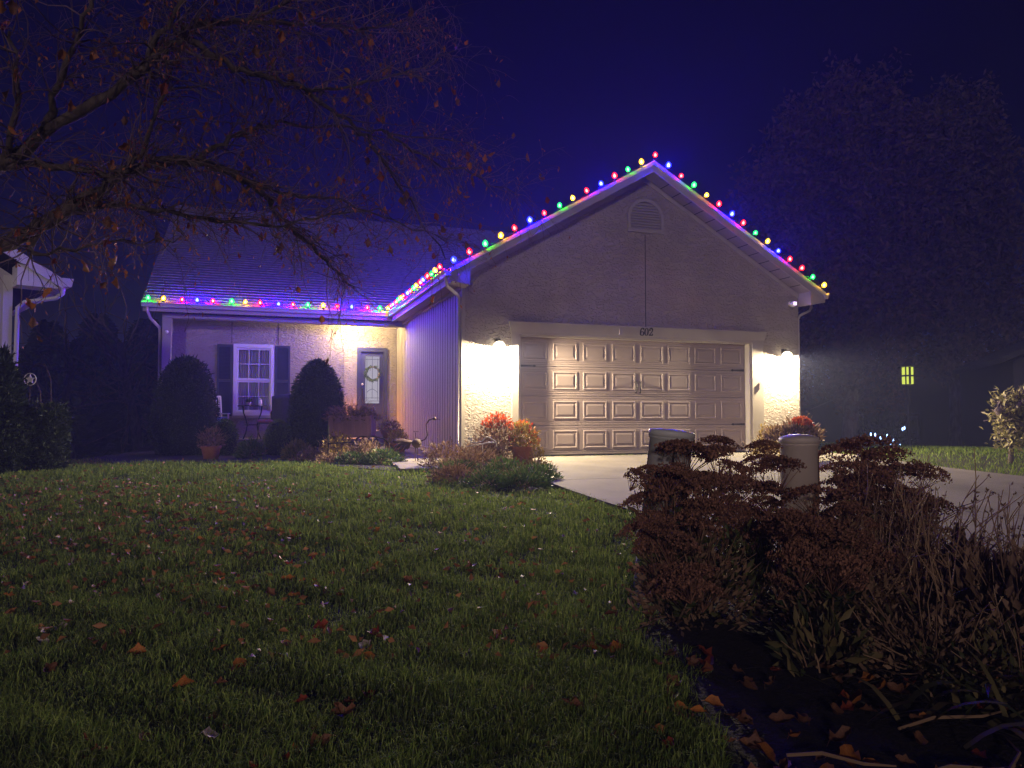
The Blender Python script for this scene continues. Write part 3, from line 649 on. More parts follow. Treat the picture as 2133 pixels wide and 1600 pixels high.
t = thing('floor_lantern', 'small lantern with an orange glow on the porch beside the front door', 'lantern', (-2.33, 6.42, .33))
MB().box(-.07, .07, -.07, .07, 0, .02).obj('base', M['bronze'], t)
for x in (-.062, .062):
    for y in (-.062, .062): MB().box(x - .006, x + .006, y - .006, y + .006, .02, .30).obj('bar', M['bronze'], t)
MB().lathe([(.075, .30), (.04, .33), (.012, .35)], 4).obj('roof', M['bronze'], t)
MB().lathe([(.02, .10), (.03, .14), (.024, .19), (.003, .23)], 10).obj('flame_bulb', glow('orange_bulb', (1, .36, .06), 12), t, smooth=True)
lamp(t, (0, 0, .24), 120, (1, .33, .06), .05)

# ------------------------------------------------------------------ SHRUBS AND POTS
def clipped(name, label, loc, rx, ry, h, n, m, core, size, group=None, shape=2.2, low=.25, cat='shrub', seed=1, rough=.04):
    """a clipped shrub: opaque inside, needles all over its skin"""
    rng = np.random.default_rng(seed); t = thing(name, label, cat, loc, group=group)
    def skin(u, th):
        # u 0..1 up, radius follows a superellipse, narrower at the foot
        s = np.where(u < low, .86 + .14 * np.sin(u / low * pi / 2), (1 - np.clip((u - low) / (1 - low), 0, 1) ** shape) ** (1 / shape))
        bumpy = 1 + rough * np.sin(th * 5 + u * 9) + rough * np.sin(th * 3 - u * 14 + seed) + rough * .7 * np.sin(th * 9 + u * 23 + seed)
        return np.stack([rx * s * bumpy * np.cos(th), ry * s * bumpy * np.sin(th), u * h], -1)
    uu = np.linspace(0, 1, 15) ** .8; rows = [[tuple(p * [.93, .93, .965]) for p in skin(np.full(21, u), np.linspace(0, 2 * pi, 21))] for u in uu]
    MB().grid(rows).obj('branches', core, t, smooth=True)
    u = 1 - rng.random(n) ** 1.35; th = rng.uniform(0, 2 * pi, n); P = skin(u, th); nr = unit(P * [1 / rx ** 2, 1 / ry ** 2, .6 / h ** 2] - [0, 0, .15 / h])
    P = P * (1 - rng.random((n, 1)) ** 2 * .10) + rng.normal(0, .008, (n, 3))
    V, Fc = leafcards(P, nr * .8 + rdir(n, rng) * .8 + [0, 0, .35], size * rng.uniform(.6, 1.4, n) * np.where(rng.random(n) < .05, 2.2, 1), size * .4, rng=rng)
    tag(link('foliage', np_mesh('foliage', V, Fc, m), t), kind='stuff'); return t
def gp(px, D, dz=0): x, y, z = G(px, D); return (x, y, z + dz)
clipped('yew_shrub', 'large dark rounded yew shrub beside the porch post', gp(386, 15.2), .62, .60, 1.98, 9000, M['yew'], M['yewcore'], .055, seed=2)
clipped('yew_shrub', 'dark egg-shaped clipped yew standing in front of the porch wall', gp(660, 15.4), .56, .55, 1.93, 9000, M['yew'], M['yewcore'], .055, shape=1.9, low=.38, seed=3, rough=.025)
clipped('boxwood', 'small round green boxwood beside the large yew', gp(468, 14.9), .26, .26, .72, 2600, M['box'], M['yewcore'], .035, seed=4)
clipped('boxwood', 'small dark boxwood in front of the wicker chair', gp(580, 15.0), .27, .26, .70, 2600, M['box'], M['yewcore'], .035, seed=5)
clipped('hedge_shrub', 'square-cut evergreen shrub by the neighbouring house', gp(88, 11.0), .33, .33, .98, 7000, M['yew'], M['yewcore'], .05, shape=5, seed=6)
clipped('arborvitae', 'tall shaggy evergreen against the corner of the neighbouring house', gp(2, 10.6), .42, .40, 1.72, 9000, M['yew'], M['yewcore'], .07, shape=1.2, low=.2, seed=7, rough=.07)

def mound(name, label, loc, rx, ry, h, n, m, size, cat='plant', group=None, seed=1, stems=0, sm_m=None, upright=.5, extra=None, hollow=.5):
    """a loose plant: leaves through a dome, stems below"""
    rng = np.random.default_rng(seed); t = thing(name, label, cat, loc, group=group)
    q = rdir(n, rng); q[:, 2] = np.abs(q[:, 2]); rad = (hollow + (1 - hollow) * rng.random((n, 1)) ** .6)
    clump = 1 + .16 * np.sin(q[:, :1] * 7 + seed) * np.cos(q[:, 1:2] * 6)
    P = q * rad * clump * [rx, ry, h]
    V, Fc = leafcards(P, q + rdir(n, rng) * .8 + [0, 0, upright], size * rng.uniform(.5, 1.5, n), size * .42, rng=rng)
    tag(link('foliage', np_mesh('foliage', V, Fc, m), t), kind='stuff')
    if stems:
        ps = []
        for _ in range(stems):
            e = rdir(1, rng)[0]; e[2] = abs(e[2]) + .5; pts = wander((rng.normal() * .03, rng.normal() * .03, 0), e * [rx, ry, h], (rx + h) * .62, 4, rng, .12); ps.append((pts, np.linspace(.006, .0025, 5)))
        V, Fc = tubes(ps); tag(link('stems', np_mesh('stems', V, Fc, sm_m or M['stem']), t), kind='stuff')
    if extra:
        em, en, es_, top = extra; q = rdir(en, rng); q[:, 2] = np.abs(q[:, 2]) + top; q = unit(q); P = q * [rx, ry, h] * rng.uniform(.9, 1.08, (en, 1))
        V, Fc = leafcards(P, q + rdir(en, rng) * .6, es_, es_ * .7, rng=rng); tag(link('flowers', np_mesh('flowers', V, Fc, em), t), kind='stuff')
    return t
def pot(label, loc, r, h, cat='pot', m='terra', taper=.72):
    t = thing('flower_pot', label, cat, loc)
    MB().lathe([(r * taper, 0), (r * .96, h * .82), (r * .96, h * .83)], 20).obj('body', M[m], t, smooth=True)
    MB().lathe([(r * .97, h * .80), (r * 1.06, h * .81), (r * 1.06, h), (r * .92, h), (r * .90, h * .9), (.01, h * .9)], 20).obj('rim', M[m], t); return t
x, y, z = gp(440, 13.6); pot('terracotta pot of dried flowers at the edge of the lawn', (x, y, z), .17, .25)
mound('dried_flowers', 'brown dried flowers in the terracotta pot by the boxwood', (x, y, z + .23), .24, .22, .36, 420, M['dry'], .05, seed=11, stems=34)
# red chrysanthemums by the driveway
x, y, z = gp(1090, 11.9); pot('terracotta pot holding the yellow and orange plant by the garage', (x, y, z + .01), .19, .30)
mound('ornamental_pepper', 'yellow and orange leafy plant in the terracotta pot by the garage', (x, y, z + .29), .24, .22, .40, 700, M['drygold'], .06, seed=12, stems=30, extra=(M['redflower'], 120, .05, .1))
mound('chrysanthemum', 'tall bushy plant with red flowers by the garage lamp', gp(1036, 12.0, .0), .42, .36, .78, 1700, M['dry'], .06, seed=13, stems=50, extra=(M['redflower'], 260, .05, 1.4))
mound('chrysanthemum', 'small yellow flowered plant spilling in front of the terracotta pot', gp(1118, 11.5, .0), .15, .14, .36, 320, M['drygold'], .05, seed=14, stems=14)
x, y, z = gp(1655, 13.2); pot('grey pot beyond the garage door under the wall lamp', (x, y, z + .05), .28, .34, m='pedestalcap')
mound('ornamental_grass', 'dried tawny grass plant in the grey pot under the wall lamp', (x, y, z + .36), .60, .30, .30, 900, M['dry'], .11, seed=15, stems=40, upright=.8, hollow=.3)
mound('chrysanthemum', 'bright red flowers standing above the dried grass pot', (x + .10, y - .05, z + .46), .24, .2, .30, 380, M['dry'], .05, seed=16, extra=(M['redflower'], 330, .06, .8))
mound('ornamental_grass', 'golden dried plant beside the garage door casing', gp(1600, 13.6, .0), .30, .22, .62, 620, M['drygold'], .07, seed=17, stems=24, hollow=.4)
# bed by the driveway
for k, (px, D, rx, h, mm, sz, lab) in enumerate([(930, 11.4, .42, .40, 'dry', .05, 'dark seeding perennial by the board siding'), (985, 10.9, .46, .36, 'dry', .05, 'brown faded perennial at the edge of the lawn'),
        (1050, 10.3, .42, .26, 'cover', .05, 'low green groundcover under the red flowers'), (1120, 10.0, .34, .22, 'cover', .05, 'green groundcover spilling towards the driveway'),
        (960, 10.6, .40, .20, 'cover', .045, 'small green groundcover beside the front walk'), (1010, 11.6, .36, .48, 'dry', .05, 'tangled brown perennial behind the scroll ornament'),
        (945, 9.95, .36, .22, 'dry', .045, 'low brown perennial where the bed meets the walk'), (1020, 9.6, .40, .20, 'cover', .045, 'dark green mat of leaves along the lawn edge'), (1090, 9.45, .40, .22, 'cover', .05, 'bright green mat of leaves at the driveway corner')]):
    mound('perennial', lab, gp(px, D), rx, rx * .8, h, 1100, M[mm], sz, seed=20 + k, stems=26)
for k, (px, D, rx, h, mm, sz, lab) in enumerate([(655, 13.0, .34, .22, 'dry', .05, 'faded low plant at the lawn edge in front of the egg-shaped yew'), (705, 12.9, .34, .50, 'drygold', .055, 'yellow-green feathery plant growing through the black stake frame'),
        (762, 12.6, .30, .38, 'dry', .05, 'brown dried plant beside the wagon wheel'), (800, 12.3, .36, .24, 'cover', .06, 'glossy green leafy plant beside the front walk'),
        (738, 12.4, .32, .20, 'cover', .05, 'small dark green plant in front of the wagon'), (620, 13.6, .24, .30, 'strapdry', .09, 'grey strap-leaved plant at the foot of the egg-shaped yew'),
        (522, 14.0, .24, .34, 'cover', .07, 'pale variegated plant under the porch table'), (690, 12.5, .3, .16, 'dry', .04, 'brown groundcover along the lawn edge')]):
    mound('perennial', lab, gp(px, D), rx, rx * .8, h, 900, M['strap' if mm == 'strapdry' else mm], sz, seed=40 + k, stems=22)
# stepping pots by the door
x, y, z = -1.62, 4.4, 0; 
x, y, z = gp(812, 15.6); pot('tall tapered clay pot of dead flowers by the porch step', (x, y, .0), .17, .42, taper=.5)
mound('dried_flowers', 'brown dead flowers drooping from the tall clay pot', (x, y, .40), .24, .22, .22, 420, M['dry'], .055, seed=60, stems=20, upright=.1)
x, y, z = gp(829, 14.8); pot('low terracotta bowl of yellow leaves against the board siding', (x, y, .0), .17, .18, taper=.8)
mound('bedding_plant', 'yellow-green leafy plant in the low terracotta bowl', (x, y, .17), .22, .2, .26, 420, M['drygold'], .06, seed=61, stems=16)

# wooden garden wagon full of faded flowers
x, y, z = gp(734, 14.3); t = thing('garden_wagon', 'wooden garden wagon with spoked wheels, pink bulb light put into its colour', 'wagon', (x, y, z), -.35)
MB().box(-.38, .38, -.22, .22, .40, .43).obj('floor', M['wood'], t)
for yy_ in (-.235, .235):
    MB().box(-.39, .39, yy_ - .012, yy_ + .012, .44, .50).obj('rail', M['wood'], t); MB().box(-.39, .39, yy_ - .012, yy_ + .012, .72, .79).obj('rail', M['wood'], t)
    for k in range(6): MB().box(-.38 + k * .138, -.31 + k * .138, yy_ - .028 if yy_ < 0 else yy_ + .012, yy_ - .013 if yy_ < 0 else yy_ + .028, .42, .80).obj('slat', M['wood'], t)
MB().box(-.385, .385, .20, .222, .432, .78).obj('liner', M['wood'], t); MB().box(-.385, .385, -.222, -.20, .432, .70).obj('liner', M['wood'], t)
for xx_ in (-.40, .40): MB().box(xx_ - .01, xx_ + .01, -.22, .22, .42, .80).obj('end_board', M['wood'], t)
for xx_ in (-.25, .27):
    for yy_ in (-.29, .29):
        wl = MB().tube([(.20 * cos(a), 0, .20 * sin(a)) for a in np.linspace(0, 2 * pi, 21)], .014, 6).obj('wheel', M['rust'], t, loc=(xx_, yy_, .21))
        for k in range(4): a = k * pi / 4; MB().tube([(-.19 * cos(a), 0, -.19 * sin(a)), (.19 * cos(a), 0, .19 * sin(a))], .008, 4).obj('spoke', M['rust'], wl)
    MB().tube([(xx_, -.30, .21), (xx_, .30, .21)], .014, 6).obj('axle', M['rust'], t)
MB().tube([(.40, 0, .40), (.62, -.05, .36), (.80, -.10, .18), (.86, -.10, .05)], .014, 6).obj('handle', M['rust'], t)
mound('dried_flowers', 'mass of faded flowers spilling over the wooden wagon', (x, y, z + .72), .56, .36, .26, 1500, M['dry'], .055, seed=70, stems=60, upright=0, hollow=.3)
# black stake frame
x, y, z = gp(716, 12.7); t = thing('plant_support', 'low black metal plant support frame at the lawn edge', 'plant support', (x, y, z), -.33)
for xx_, hh in ((-.26, .64), (.25, .36), (.72, .30)):
    MB().tube([(xx_, 0, -.05), (xx_, 0, hh)], .013, 6).obj('post', M['black'], t)
MB().tube([(-.26, 0, .33), (.25, 0, .36)], .011, 6).obj('bar', M['black'], t); MB().tube([(.25, 0, .34), (.5, .02, .38), (.72, 0, .29)], .011, 6).obj('bar', M['black'], t)

# iron bird ornament
x, y, z = gp(868, 12.4, .0); t = thing('bird_ornament', 'rusty iron bird ornament with a curled neck standing by the walk', 'garden ornament', (x, y, z), -YAW)
MB().sphere((0, 0, .345), .082, 14, 10, .95).obj('body', M['rust'], t, smooth=True)
for s_ in (-1, 1): MB().tube([(s_ * .018, 0, .28), (s_ * .022, .0, -.03)], .007, 6).obj('leg', M['rust'], t)
MB().tube([(.06, 0, .38), (.14, 0, .41), (.18, 0, .48), (.165, 0, .58), (.16, 0, .66), (.20, 0, .73), (.27, 0, .755), (.29, 0, .755)], .011, 7).obj('neck', M['rust'], t, smooth=True)
MB().sphere((.295, 0, .755), .028, 10, 7).obj('head', M['rust'], t, smooth=True); MB().tube([(.315, 0, .755), (.40, 0, .742)], [.010, .002], 5).obj('beak', M['rust'], t)
for k, (dx, dz2, L) in enumerate([(-.40, .03, .05), (-.38, -.08, .05), (-.30, -.12, .042), (-.22, -.12, .036), (-.16, -.10, .03)]):
    MB().tube([(-.05, -.01 + k * .006, .37), (-.5 * abs(dx) - .03, 0, .385 + dz2 * .3), (dx * .85, 0, .36 + dz2 * .8), (dx, 0, .345 + dz2)], [.02, L * .85, L, .008], 8, flat=.18).obj('tail_feather', M['rust'], t, smooth=True)
MB().tube([(-.02, 0, .42), (-.015, 0, .52), (-.06, 0, .55), (.03, 0, .54)], .005, 5).obj('wing_rod', M['rust'], t)
# pale scroll ornament lying over the bed
x, y, z = gp(1005, 10.9, .42); t = thing('scroll_ornament', 'pale metal scroll ornament lying over the faded perennials', 'garden ornament', (x, y, z), -YAW)
MB().tube([(-.20, 0, .06), (-.19, 0, .09), (-.16, 0, .08), (-.17, 0, .03), (-.11, 0, .01), (0, 0, .04), (.05, 0, .10), (.10, 0, .09), (.17, 0, .05), (.20, 0, .02)], .011, 6).obj('scroll', M['paper'], t, smooth=True)
MB().tube([(-.22, .02, -.04), (-.05, .02, -.01), (.10, .02, .02), (.2, 0, .015), (.21, 0, -.05)], .010, 6).obj('rod', M['paper'], t, smooth=True)
MB().tube([(.0, .03, .0), (.0, .05, -.45)], .008, 5).obj('stake', M['paper'], t)
# shepherd hooks with a star
x, y, z = gp(90, 11.8); t = thing('shepherd_hook', 'pair of thin shepherd hooks behind the square-cut shrub', 'garden hook', (x, y, z), -YAW)
for dx, h in ((.08, 1.62), (-.08, 1.40)):
    MB().tube([(dx, 0, -.05), (dx + .03, 0, h * .65), (dx + .02, 0, h * .85), (dx - .08, 0, h), (dx - .2, 0, h + .02), (dx - .26, 0, h - .04)], .007, 5).obj('rod', M['rust'], t, smooth=True)
x, y, z = gp(60, 11.7); t = thing('star_ornament', 'metal star in a ring on a thin stake by the shepherd hooks', 'garden ornament', (x, y, z), -YAW)
MB().tube([(.0, 0, -.05), (0, 0, 1.28)], .006, 5).obj('stake', M['rust'], t)
MB().tube([(.095 * cos(a), 0, 1.38 + .095 * sin(a)) for a in np.linspace(0, 2 * pi, 21)], .007, 5).obj('ring', M['paper'], t)
st = [((.08 if k % 2 == 0 else .034) * sin(k * pi / 5), 1.38 + (.08 if k % 2 == 0 else .034) * cos(k * pi / 5)) for k in range(10)]
MB().prism(st, 'y', -.008, .008).obj('star', M['paper'], t)

# ------------------------------------------------------------------ UTILITY PEDESTALS
t = thing('utility_pedestal', 'grey-green domed utility pedestal leaning among the sedum', 'utility box', gp(1364, 4.95), -YAW); t.rotation_euler = (.02, .105, -YAW)
MB().lathe([(.150, -.1), (.150, .30), (.146, .305)], 22, sy=.8).obj('base', M['pedestal'], t, smooth=True)
MB().lathe([(.146, .306), (.142, .985), (.150, .987), (.150, 1.02)], 22, sy=.8).obj('body', M['pedestal'], t, smooth=True)
MB().lathe([(.152, 1.0), (.153, 1.035), (.147, 1.042), (.07, 1.052), (.01, 1.054)], 22, sy=.8).obj('cap', M['pedestal'], t, smooth=True)
MB().box(-.006, .006, -.126, -.118, .4, .95).obj('seam', M['ink'], t)
t = thing('utility_pedestal', 'beige round utility pedestal with an orange warning sticker', 'utility box', gp(1664, 5.6), -YAW)
MB().lathe([(.140, -.1), (.140, .42), (.136, .425)], 24).obj('base', M['pedestal'], t, smooth=True)
MB().lathe([(.137, .426), (.134, .90), (.142, .905), (.142, .935)], 24).obj('body', M['pedestalcap'], t, smooth=True)
MB().lathe([(.144, .92), (.145, .955), (.138, .965), (.07, .985), (.01, .988)], 24).obj('cap', M['pedestalcap'], t, smooth=True)
st = MB()
def curved(mb, a0, a1, z0_, z1_, r=.1385):
    o = len(mb.v); n = 6
    for zz in (z0_, z1_):
        for k in range(n + 1): a = a0 + (a1 - a0) * k / n; mb.v.append((r * sin(a), -r * cos(a), zz))
    for k in range(n): mb.f.append((o + k, o + k + 1, o + n + 2 + k, o + n + 1 + k))
curved(st, .90, 1.42, .62, .86); s1 = st.obj('sticker', M['ink'], t)
s2 = MB(); curved(s2, .93, 1.39, .78, .845, .1392); curved(s2, .93, 1.39, .63, .765, .1392); s2.obj('sticker_field', M['orange'], s1)
s3 = MB()
for zz in (.65, .68, .71, .735): curved(s3, .99, 1.30, zz, zz + .012, .1397)
curved(s3, 1.12, 1.20, .79, .835, .1397); s3.obj('sticker_print', M['ink'], s1)

# ------------------------------------------------------------------ SEDUM, DRIED STEMS
rng = np.random.default_rng(5)
def head_mesh(seed):
    r = np.random.default_rng(seed); nsub = 34; V = []; Fs = []; o = 0
    q = r.normal(size=(nsub, 2)) * .45; q = q[np.hypot(q[:, 0], q[:, 1]) < 1.05]
    P = []
    for a, b in q:
        c = np.array([a, b,   .36 * (1 - .95 * (a * a + b * b))]); m = 34; dd = rdir(m, r); dd[:, 2] = np.abs(dd[:, 2]) * .6; P.append(c + dd * .24)
    P = np.concatenate(P); n = len(P)
    V, Fc = leafcards(P, rdir(n, r) + [0, 0, .8],   .10 * r.uniform(.6, 1.3, n), .085, .4, rng=r)
    ps = [([(0, 0, -.6), (a * .5, b * .5, -.25), (a, b, .1)], [.025, .014, .010]) for a, b in q[::2]]
    V2, F2 = tubes(ps); F2 = np.concatenate([F2[:, [0, 1, 2]], F2[:, [0, 2, 3]]])
    return np_mesh('flower_head', np.concatenate([V, V2]), np.concatenate([Fc, F2 + len(V)]), M['sedum'])
HEADS = [head_mesh(100 + k) for k in range(5)]
def sedum(label, base_px, base_D, heads, seed, spread=.22):
    r = np.random.default_rng(seed); bx, by, bz = G(base_px, base_D); t = thing('sedum_plant', label, 'plant', (bx, by, bz)); ps = []; LP = []; LD = []
    for px, py, D, wpx in heads:
        p = spot(px, py, D=D) - [bx, by, bz]; rad = wpx / 2 / FPX * D
        link('flower_head', HEADS[r.integers(5)], t, p, (r.normal() * .22, r.normal() * .22, r.uniform(0, 6)), (rad, rad, rad * r.uniform(.9, 1.35)))
        b = np.array([p[0] * .45 + r.normal() * .05, p[1] * .45 + r.normal() * .05, 0]); e = p - [0, 0, rad * .6]; mid = (b + e) / 2 + [p[0] * .12, p[1] * .12, .03]
        ps.append((np.array([b, (b * 2 + mid) / 3, mid, (mid + e) / 2, e]), np.array([.008, .007, .006, .005, .004])))
        m = 26; q = r.uniform(.12, .85, m)[:, None]; pos = b * (1 - q) ** 2 + mid * 2 * q * (1 - q) + e * q ** 2
        LP.append(pos); ang = r.uniform(0, 2 * pi, m); LD.append(np.stack([np.cos(ang), np.sin(ang), .35 + .3 * r.random(m)], 1))
    V, Fc = tubes(ps, 4); tag(link('stems', np_mesh('stems', V, Fc, M['stem']), t), kind='stuff')
    P = np.concatenate(LP); V, Fc = leafcards(P, np.concatenate(LD), r.uniform(.05, .095, len(P)), .036, .2, rng=r); tag(link('foliage', np_mesh('foliage', V, Fc, M['sedumleaf']), t), kind='stuff')
def more(L, n, x0, x1, y0, y1, d0, d1, seed):
    r = np.random.default_rng(seed); return L + [(r.uniform(x0, x1), r.uniform(y0, y1), r.uniform(d0, d1), r.uniform(60, 115)) for _ in range(n)]
sedum('dark dried sedum crowding around the leaning grey-green pedestal', 1410, 4.55,
      more([(1322, 1000, 4.75, 70), (1352, 985, 4.8, 60), (1345, 1055, 4.55, 92), (1338, 1115, 4.4, 95), (1432, 955, 4.65, 130), (1400, 1040, 4.35, 140), (1460, 1020, 4.5, 120), (1405, 1140, 4.1, 130), (1430, 1215, 3.95, 140), (1365, 1090, 4.3, 90), (1450, 1090, 4.2, 120)], 26, 1350, 1490, 1000, 1250, 4.0, 4.6, 1), 201)
sedum('tall dried sedum with flat brown heads between the two pedestals', 1545, 4.9,
      more([(1496, 930, 5.1, 78), (1490, 962, 5.0, 100), (1525, 985, 5.0, 80), (1592, 944, 5.2, 74), (1575, 965, 5.2, 70), (1612, 990, 5.0, 110), (1545, 1020, 4.8, 95), (1600, 1040, 4.7, 100)], 16, 1480, 1650, 1010, 1150, 4.5, 4.9, 2), 202)
sedum('rust-brown sedum growing in front of the beige pedestal', 1715, 4.3,
      more([(1690, 1045, 4.4, 120), (1750, 1060, 4.35, 130), (1700, 1115, 4.1, 150), (1765, 1135, 4.05, 130), (1670, 1175, 3.95, 125), (1640, 1105, 4.2, 110), (1735, 1190, 3.9, 120)], 24, 1630, 1810, 1060, 1230, 3.9, 4.4, 3), 203)
sedum('broad dried sedum beyond the beige pedestal beside the driveway', 1830, 5.4,
      more([(1785, 955, 5.7, 150), (1850, 968, 5.6, 110), (1925, 995, 5.4, 80), (1870, 1000, 5.3, 110), (1800, 1000, 5.4, 130), (1760, 985, 5.6, 90), (1835, 1030, 5.1, 120), (1760, 1030, 5.1, 110)], 20, 1740, 1930, 985, 1130, 4.8, 5.4, 4), 204)
def stems_plant(label, px, D, n, h, spread, seed, tips=True):
    r = np.random.default_rng(seed); bx, by, bz = G(px, D); t = thing('bare_plant', label, 'plant', (bx, by, bz)); ps = []; P = []
    for _ in range(n):
        e = np.array([r.normal() * .34, r.normal() * .3, 1]); L = h * r.uniform(.6, 1.1); b = (r.normal() * spread * .5, r.normal() * spread * .5, -.02)
        pts = wander(b, unit(e), L, 6, r, .07); ps.append((pts, np.linspace(.0065, .0028, 7)))
        for _k in range(r.integers(1, 4)):
            i = r.integers(3, 6); q = wander(pts[i], unit(pts[i] - pts[i - 1]) + r.normal(size=3) * .45, L * r.uniform(.2, .4), 3, r, .12); ps.append((q, np.linspace(.004, .002, 4)))
            P += [q[-1] + r.normal(size=3) * .006 for _ in range(5)]
    V, Fc = tubes(ps, 4); tag(link('stems', np_mesh('stems', V, Fc, M['stem']), t), kind='stuff')
    P = np.array(P); V, Fc = leafcards(P, rdir(len(P), r) + [0, 0, 1], .022, .010, rng=r); tag(link('foliage', np_mesh('foliage', V, Fc, M['dry']), t), kind='stuff')
stems_plant('bare brown stems standing beside the rust-brown sedum', 1850, 4.3, 26, .85, .35, 301)
stems_plant('bare forked stems standing up against the driveway', 1980, 4.4, 30, .95, .40, 302)
stems_plant('bare upright stems at the far end of the mulched bed', 2090, 4.2, 26, .85, .40, 303)
stems_plant('thin bare stems at the corner of the dark mulched bed', 2170, 3.8, 20, .8, .4, 304)
def strap_clump(label, px, D, n, L, seed, spread=.3):
    r = np.random.default_rng(seed); bx, by, bz = G(px, D); t = thing('daylily', label, 'plant', (bx, by, bz)); VV = []; FF = []; o = 0
    for _ in range(n):
        a = r.uniform(0, 2 * pi); ln = L * r.uniform(.5, 1.15); w_ = r.uniform(.010, .022); base_ = np.array([r.normal() * spread * .5, r.normal() * spread * .5, 0]); el = r.uniform(.35, 1.3)
        dirn = np.array([cos(a), sin(a), 0]); side = np.array([-sin(a), cos(a), 0]); m = 6; k = np.linspace(0, 1, m)
        c = base_ + dirn * (k * ln * cos(el) + .12 * k * k)[:, None] + np.array([0, 0, 1]) * (ln * (sin(el) * k - .62 * k ** 2.2 * r.uniform(.5, 1.3)))[:, None]
        c[:, 2] = np.maximum(c[:, 2], .012); wd = (w_ * (1 - k ** 2.5) + .001)[:, None]
        VV.append(np.concatenate([c - side * wd, c + side * wd + [0, 0, .004]])); i = np.arange(m - 1); FF.append(np.stack([o + i, o + i + 1, o + m + i + 1, o + m + i], 1)); o += 2 * m
    tag(link('foliage', np_mesh('foliage', np.concatenate(VV), np.concatenate(FF), M['strap']), t), kind='stuff')
strap_clump('arching strap leaves at the foot of the bare brown stems', 1880, 3.9, 60, .48, 311)
strap_clump('tangle of green and tan strap leaves under the forked stems', 2000, 3.9, 80, .55, 312, .45)
strap_clump('withered strap leaves at the far end of the mulched bed', 2110, 3.7, 80, .55, 313, .45)
strap_clump('flattened tan strap leaves lying on the dark mulch', 1960, 3.2, 40, .42, 314, .4)
mound('perennial', 'brown faded undergrowth beneath the broad dried sedum', gp(1830, 5.0), .60, .40, .62, 1500, M['dry'], .05, seed=331, stems=50)
mound('perennial', 'brown dried leafy mass beneath the rust-brown sedum', gp(1730, 4.2), .42, .32, .60, 1300, M['dry'], .05, seed=332, stems=40)
mound('perennial', 'brown dried leafy mass around the leaning pedestal', gp(1430, 4.3), .34, .30, .58, 1200, M['dry'], .05, seed=333, stems=40)
mound('ornamental_grass', 'thick tawny dried grass under the forked stems', gp(1990, 4.35), .55, .40, .42, 1500, M['dry'], .10, seed=334, stems=60, upright=1.2, hollow=.2)
mound('ornamental_grass', 'thick tawny dried grass at the far end of the bed', gp(2120, 4.0), .50, .40, .42, 1400, M['dry'], .10, seed=335, stems=60, upright=1.2, hollow=.2)
mound('perennial', 'low tan-leaved plant at the foot of the rust-brown sedum', gp(1700, 3.55), .20, .18, .26, 160, M['strap'], .085, seed=320, stems=12)
mound('perennial', 'tangled brown undergrowth below the bare stems', gp(1930, 3.6), .50, .36, .26, 900, M['dry'], .045, seed=321, stems=40)
mound('perennial', 'dark green undergrowth between the pedestals', gp(1540, 4.5), .45, .32, .42, 800, M['sedumleaf'], .07, seed=322, stems=20)
mound('perennial', 'dim leafy undergrowth at the end of the mulched bed', gp(2110, 3.4), .50, .4, .24, 700, M['strap'], .06, seed=323, stems=30)
r = random.Random(9)
for k, (px, D, L) in enumerate([(1980, 2.95, .55), (2010, 2.55, .4), (1740, 2.6, .35), (2100, 2.6, .5)]):
    x, y, z = G(px, D); a = r.uniform(-.9, .9)
    o = MB().tube([(-L / 2, 0, .02), (-L / 6, .02, .035), (L / 5, -.01, .03), (L / 2, .03, .02)], [.006, .007, .006, .003], 6).obj('twig', M['stem'], None, loc=(x, y, z + .015)); o.rotation_euler = (0, 0, a)
    tag(o, ['long dry twig lying on the mulch below the strap leaves', 'short dry twig lying alone on the dark mulch', 'dry twig near the lawn edge of the dark mulch', 'dry twig under the end of the withered strap leaves'][k], 'twig', 'twigs on the dark mulch')

# ------------------------------------------------------------------ LAWN AND FALLEN LEAVES
def inside(P, poly):
    x, y = P[:, 0], P[:, 1]; c = np.zeros(len(P), bool); q = np.array(poly); n = len(q)
    for i in range(n):
        x1, y1 = q[i]; x2, y2 = q[i - 1]; m = ((y1 > y) != (y2 > y)); c ^= m & (x < (x2 - x1) * (y - y1) / (y2 - y1 + 1e-12) + x1)
    return c
DRIVE = [(-.95, -20), (6.3, -20), (6.3, .05), (-.2, .05), (-.2, -2.0), (-.9, -3.6)]
WALK = [(-1.08, 5.2), (-2.25, 5.2), (-2.35, 2), (-2.45, -.5), (-2.55, -1.9), (-1.98, -2.0), (-1.75, -.6), (-1.08, .2)]
def lawn_points(n, dmin, dmax, rng, pw=1.0, x0=-120, x1=1500):
    D = dmin * (dmax / dmin) ** (rng.random(n) ** pw); px = rng.uniform(x0, x1, n)
    P = CAMP[None, :2] + f0[None, :2] * D[:, None] + r0[None, :2] * ((px - 1066.5) / FPX * D)[:, None]
    Q = P + .10 * np.sin(P[:, ::-1] * 7.3) + rng.normal(0, .05, P.shape)
    ok = ~(inside(P, DRIVE) | inside(P, WALK) | inside(Q, bed1) | inside(Q, bed2) | inside(Q, bed3)) & (P[:, 1] < 4)
    return P[ok], D[ok]
rng = np.random.default_rng(77)
P, D = lawn_points(500000, 1.9, 15, rng, .85, -520)
n = len(P); z = T(P[:, 0], P[:, 1]); ang = rng.uniform(0, 2 * pi, n); h = (.022 + .075 * rng.random(n) ** 1.6) * (1 + .3 * np.sin(P[:, 0] * 3.1 + 2 * np.sin(P[:, 1] * 1.3)) * np.sin(P[:, 1] * 2.7 + P[:, 0]) + .25 * np.sin(P[:, 0] * 9 + 3 * np.sin(P[:, 1] * 4))) ; wd = (.0013 + .00034 * D) * rng.uniform(.7, 1.3, n)
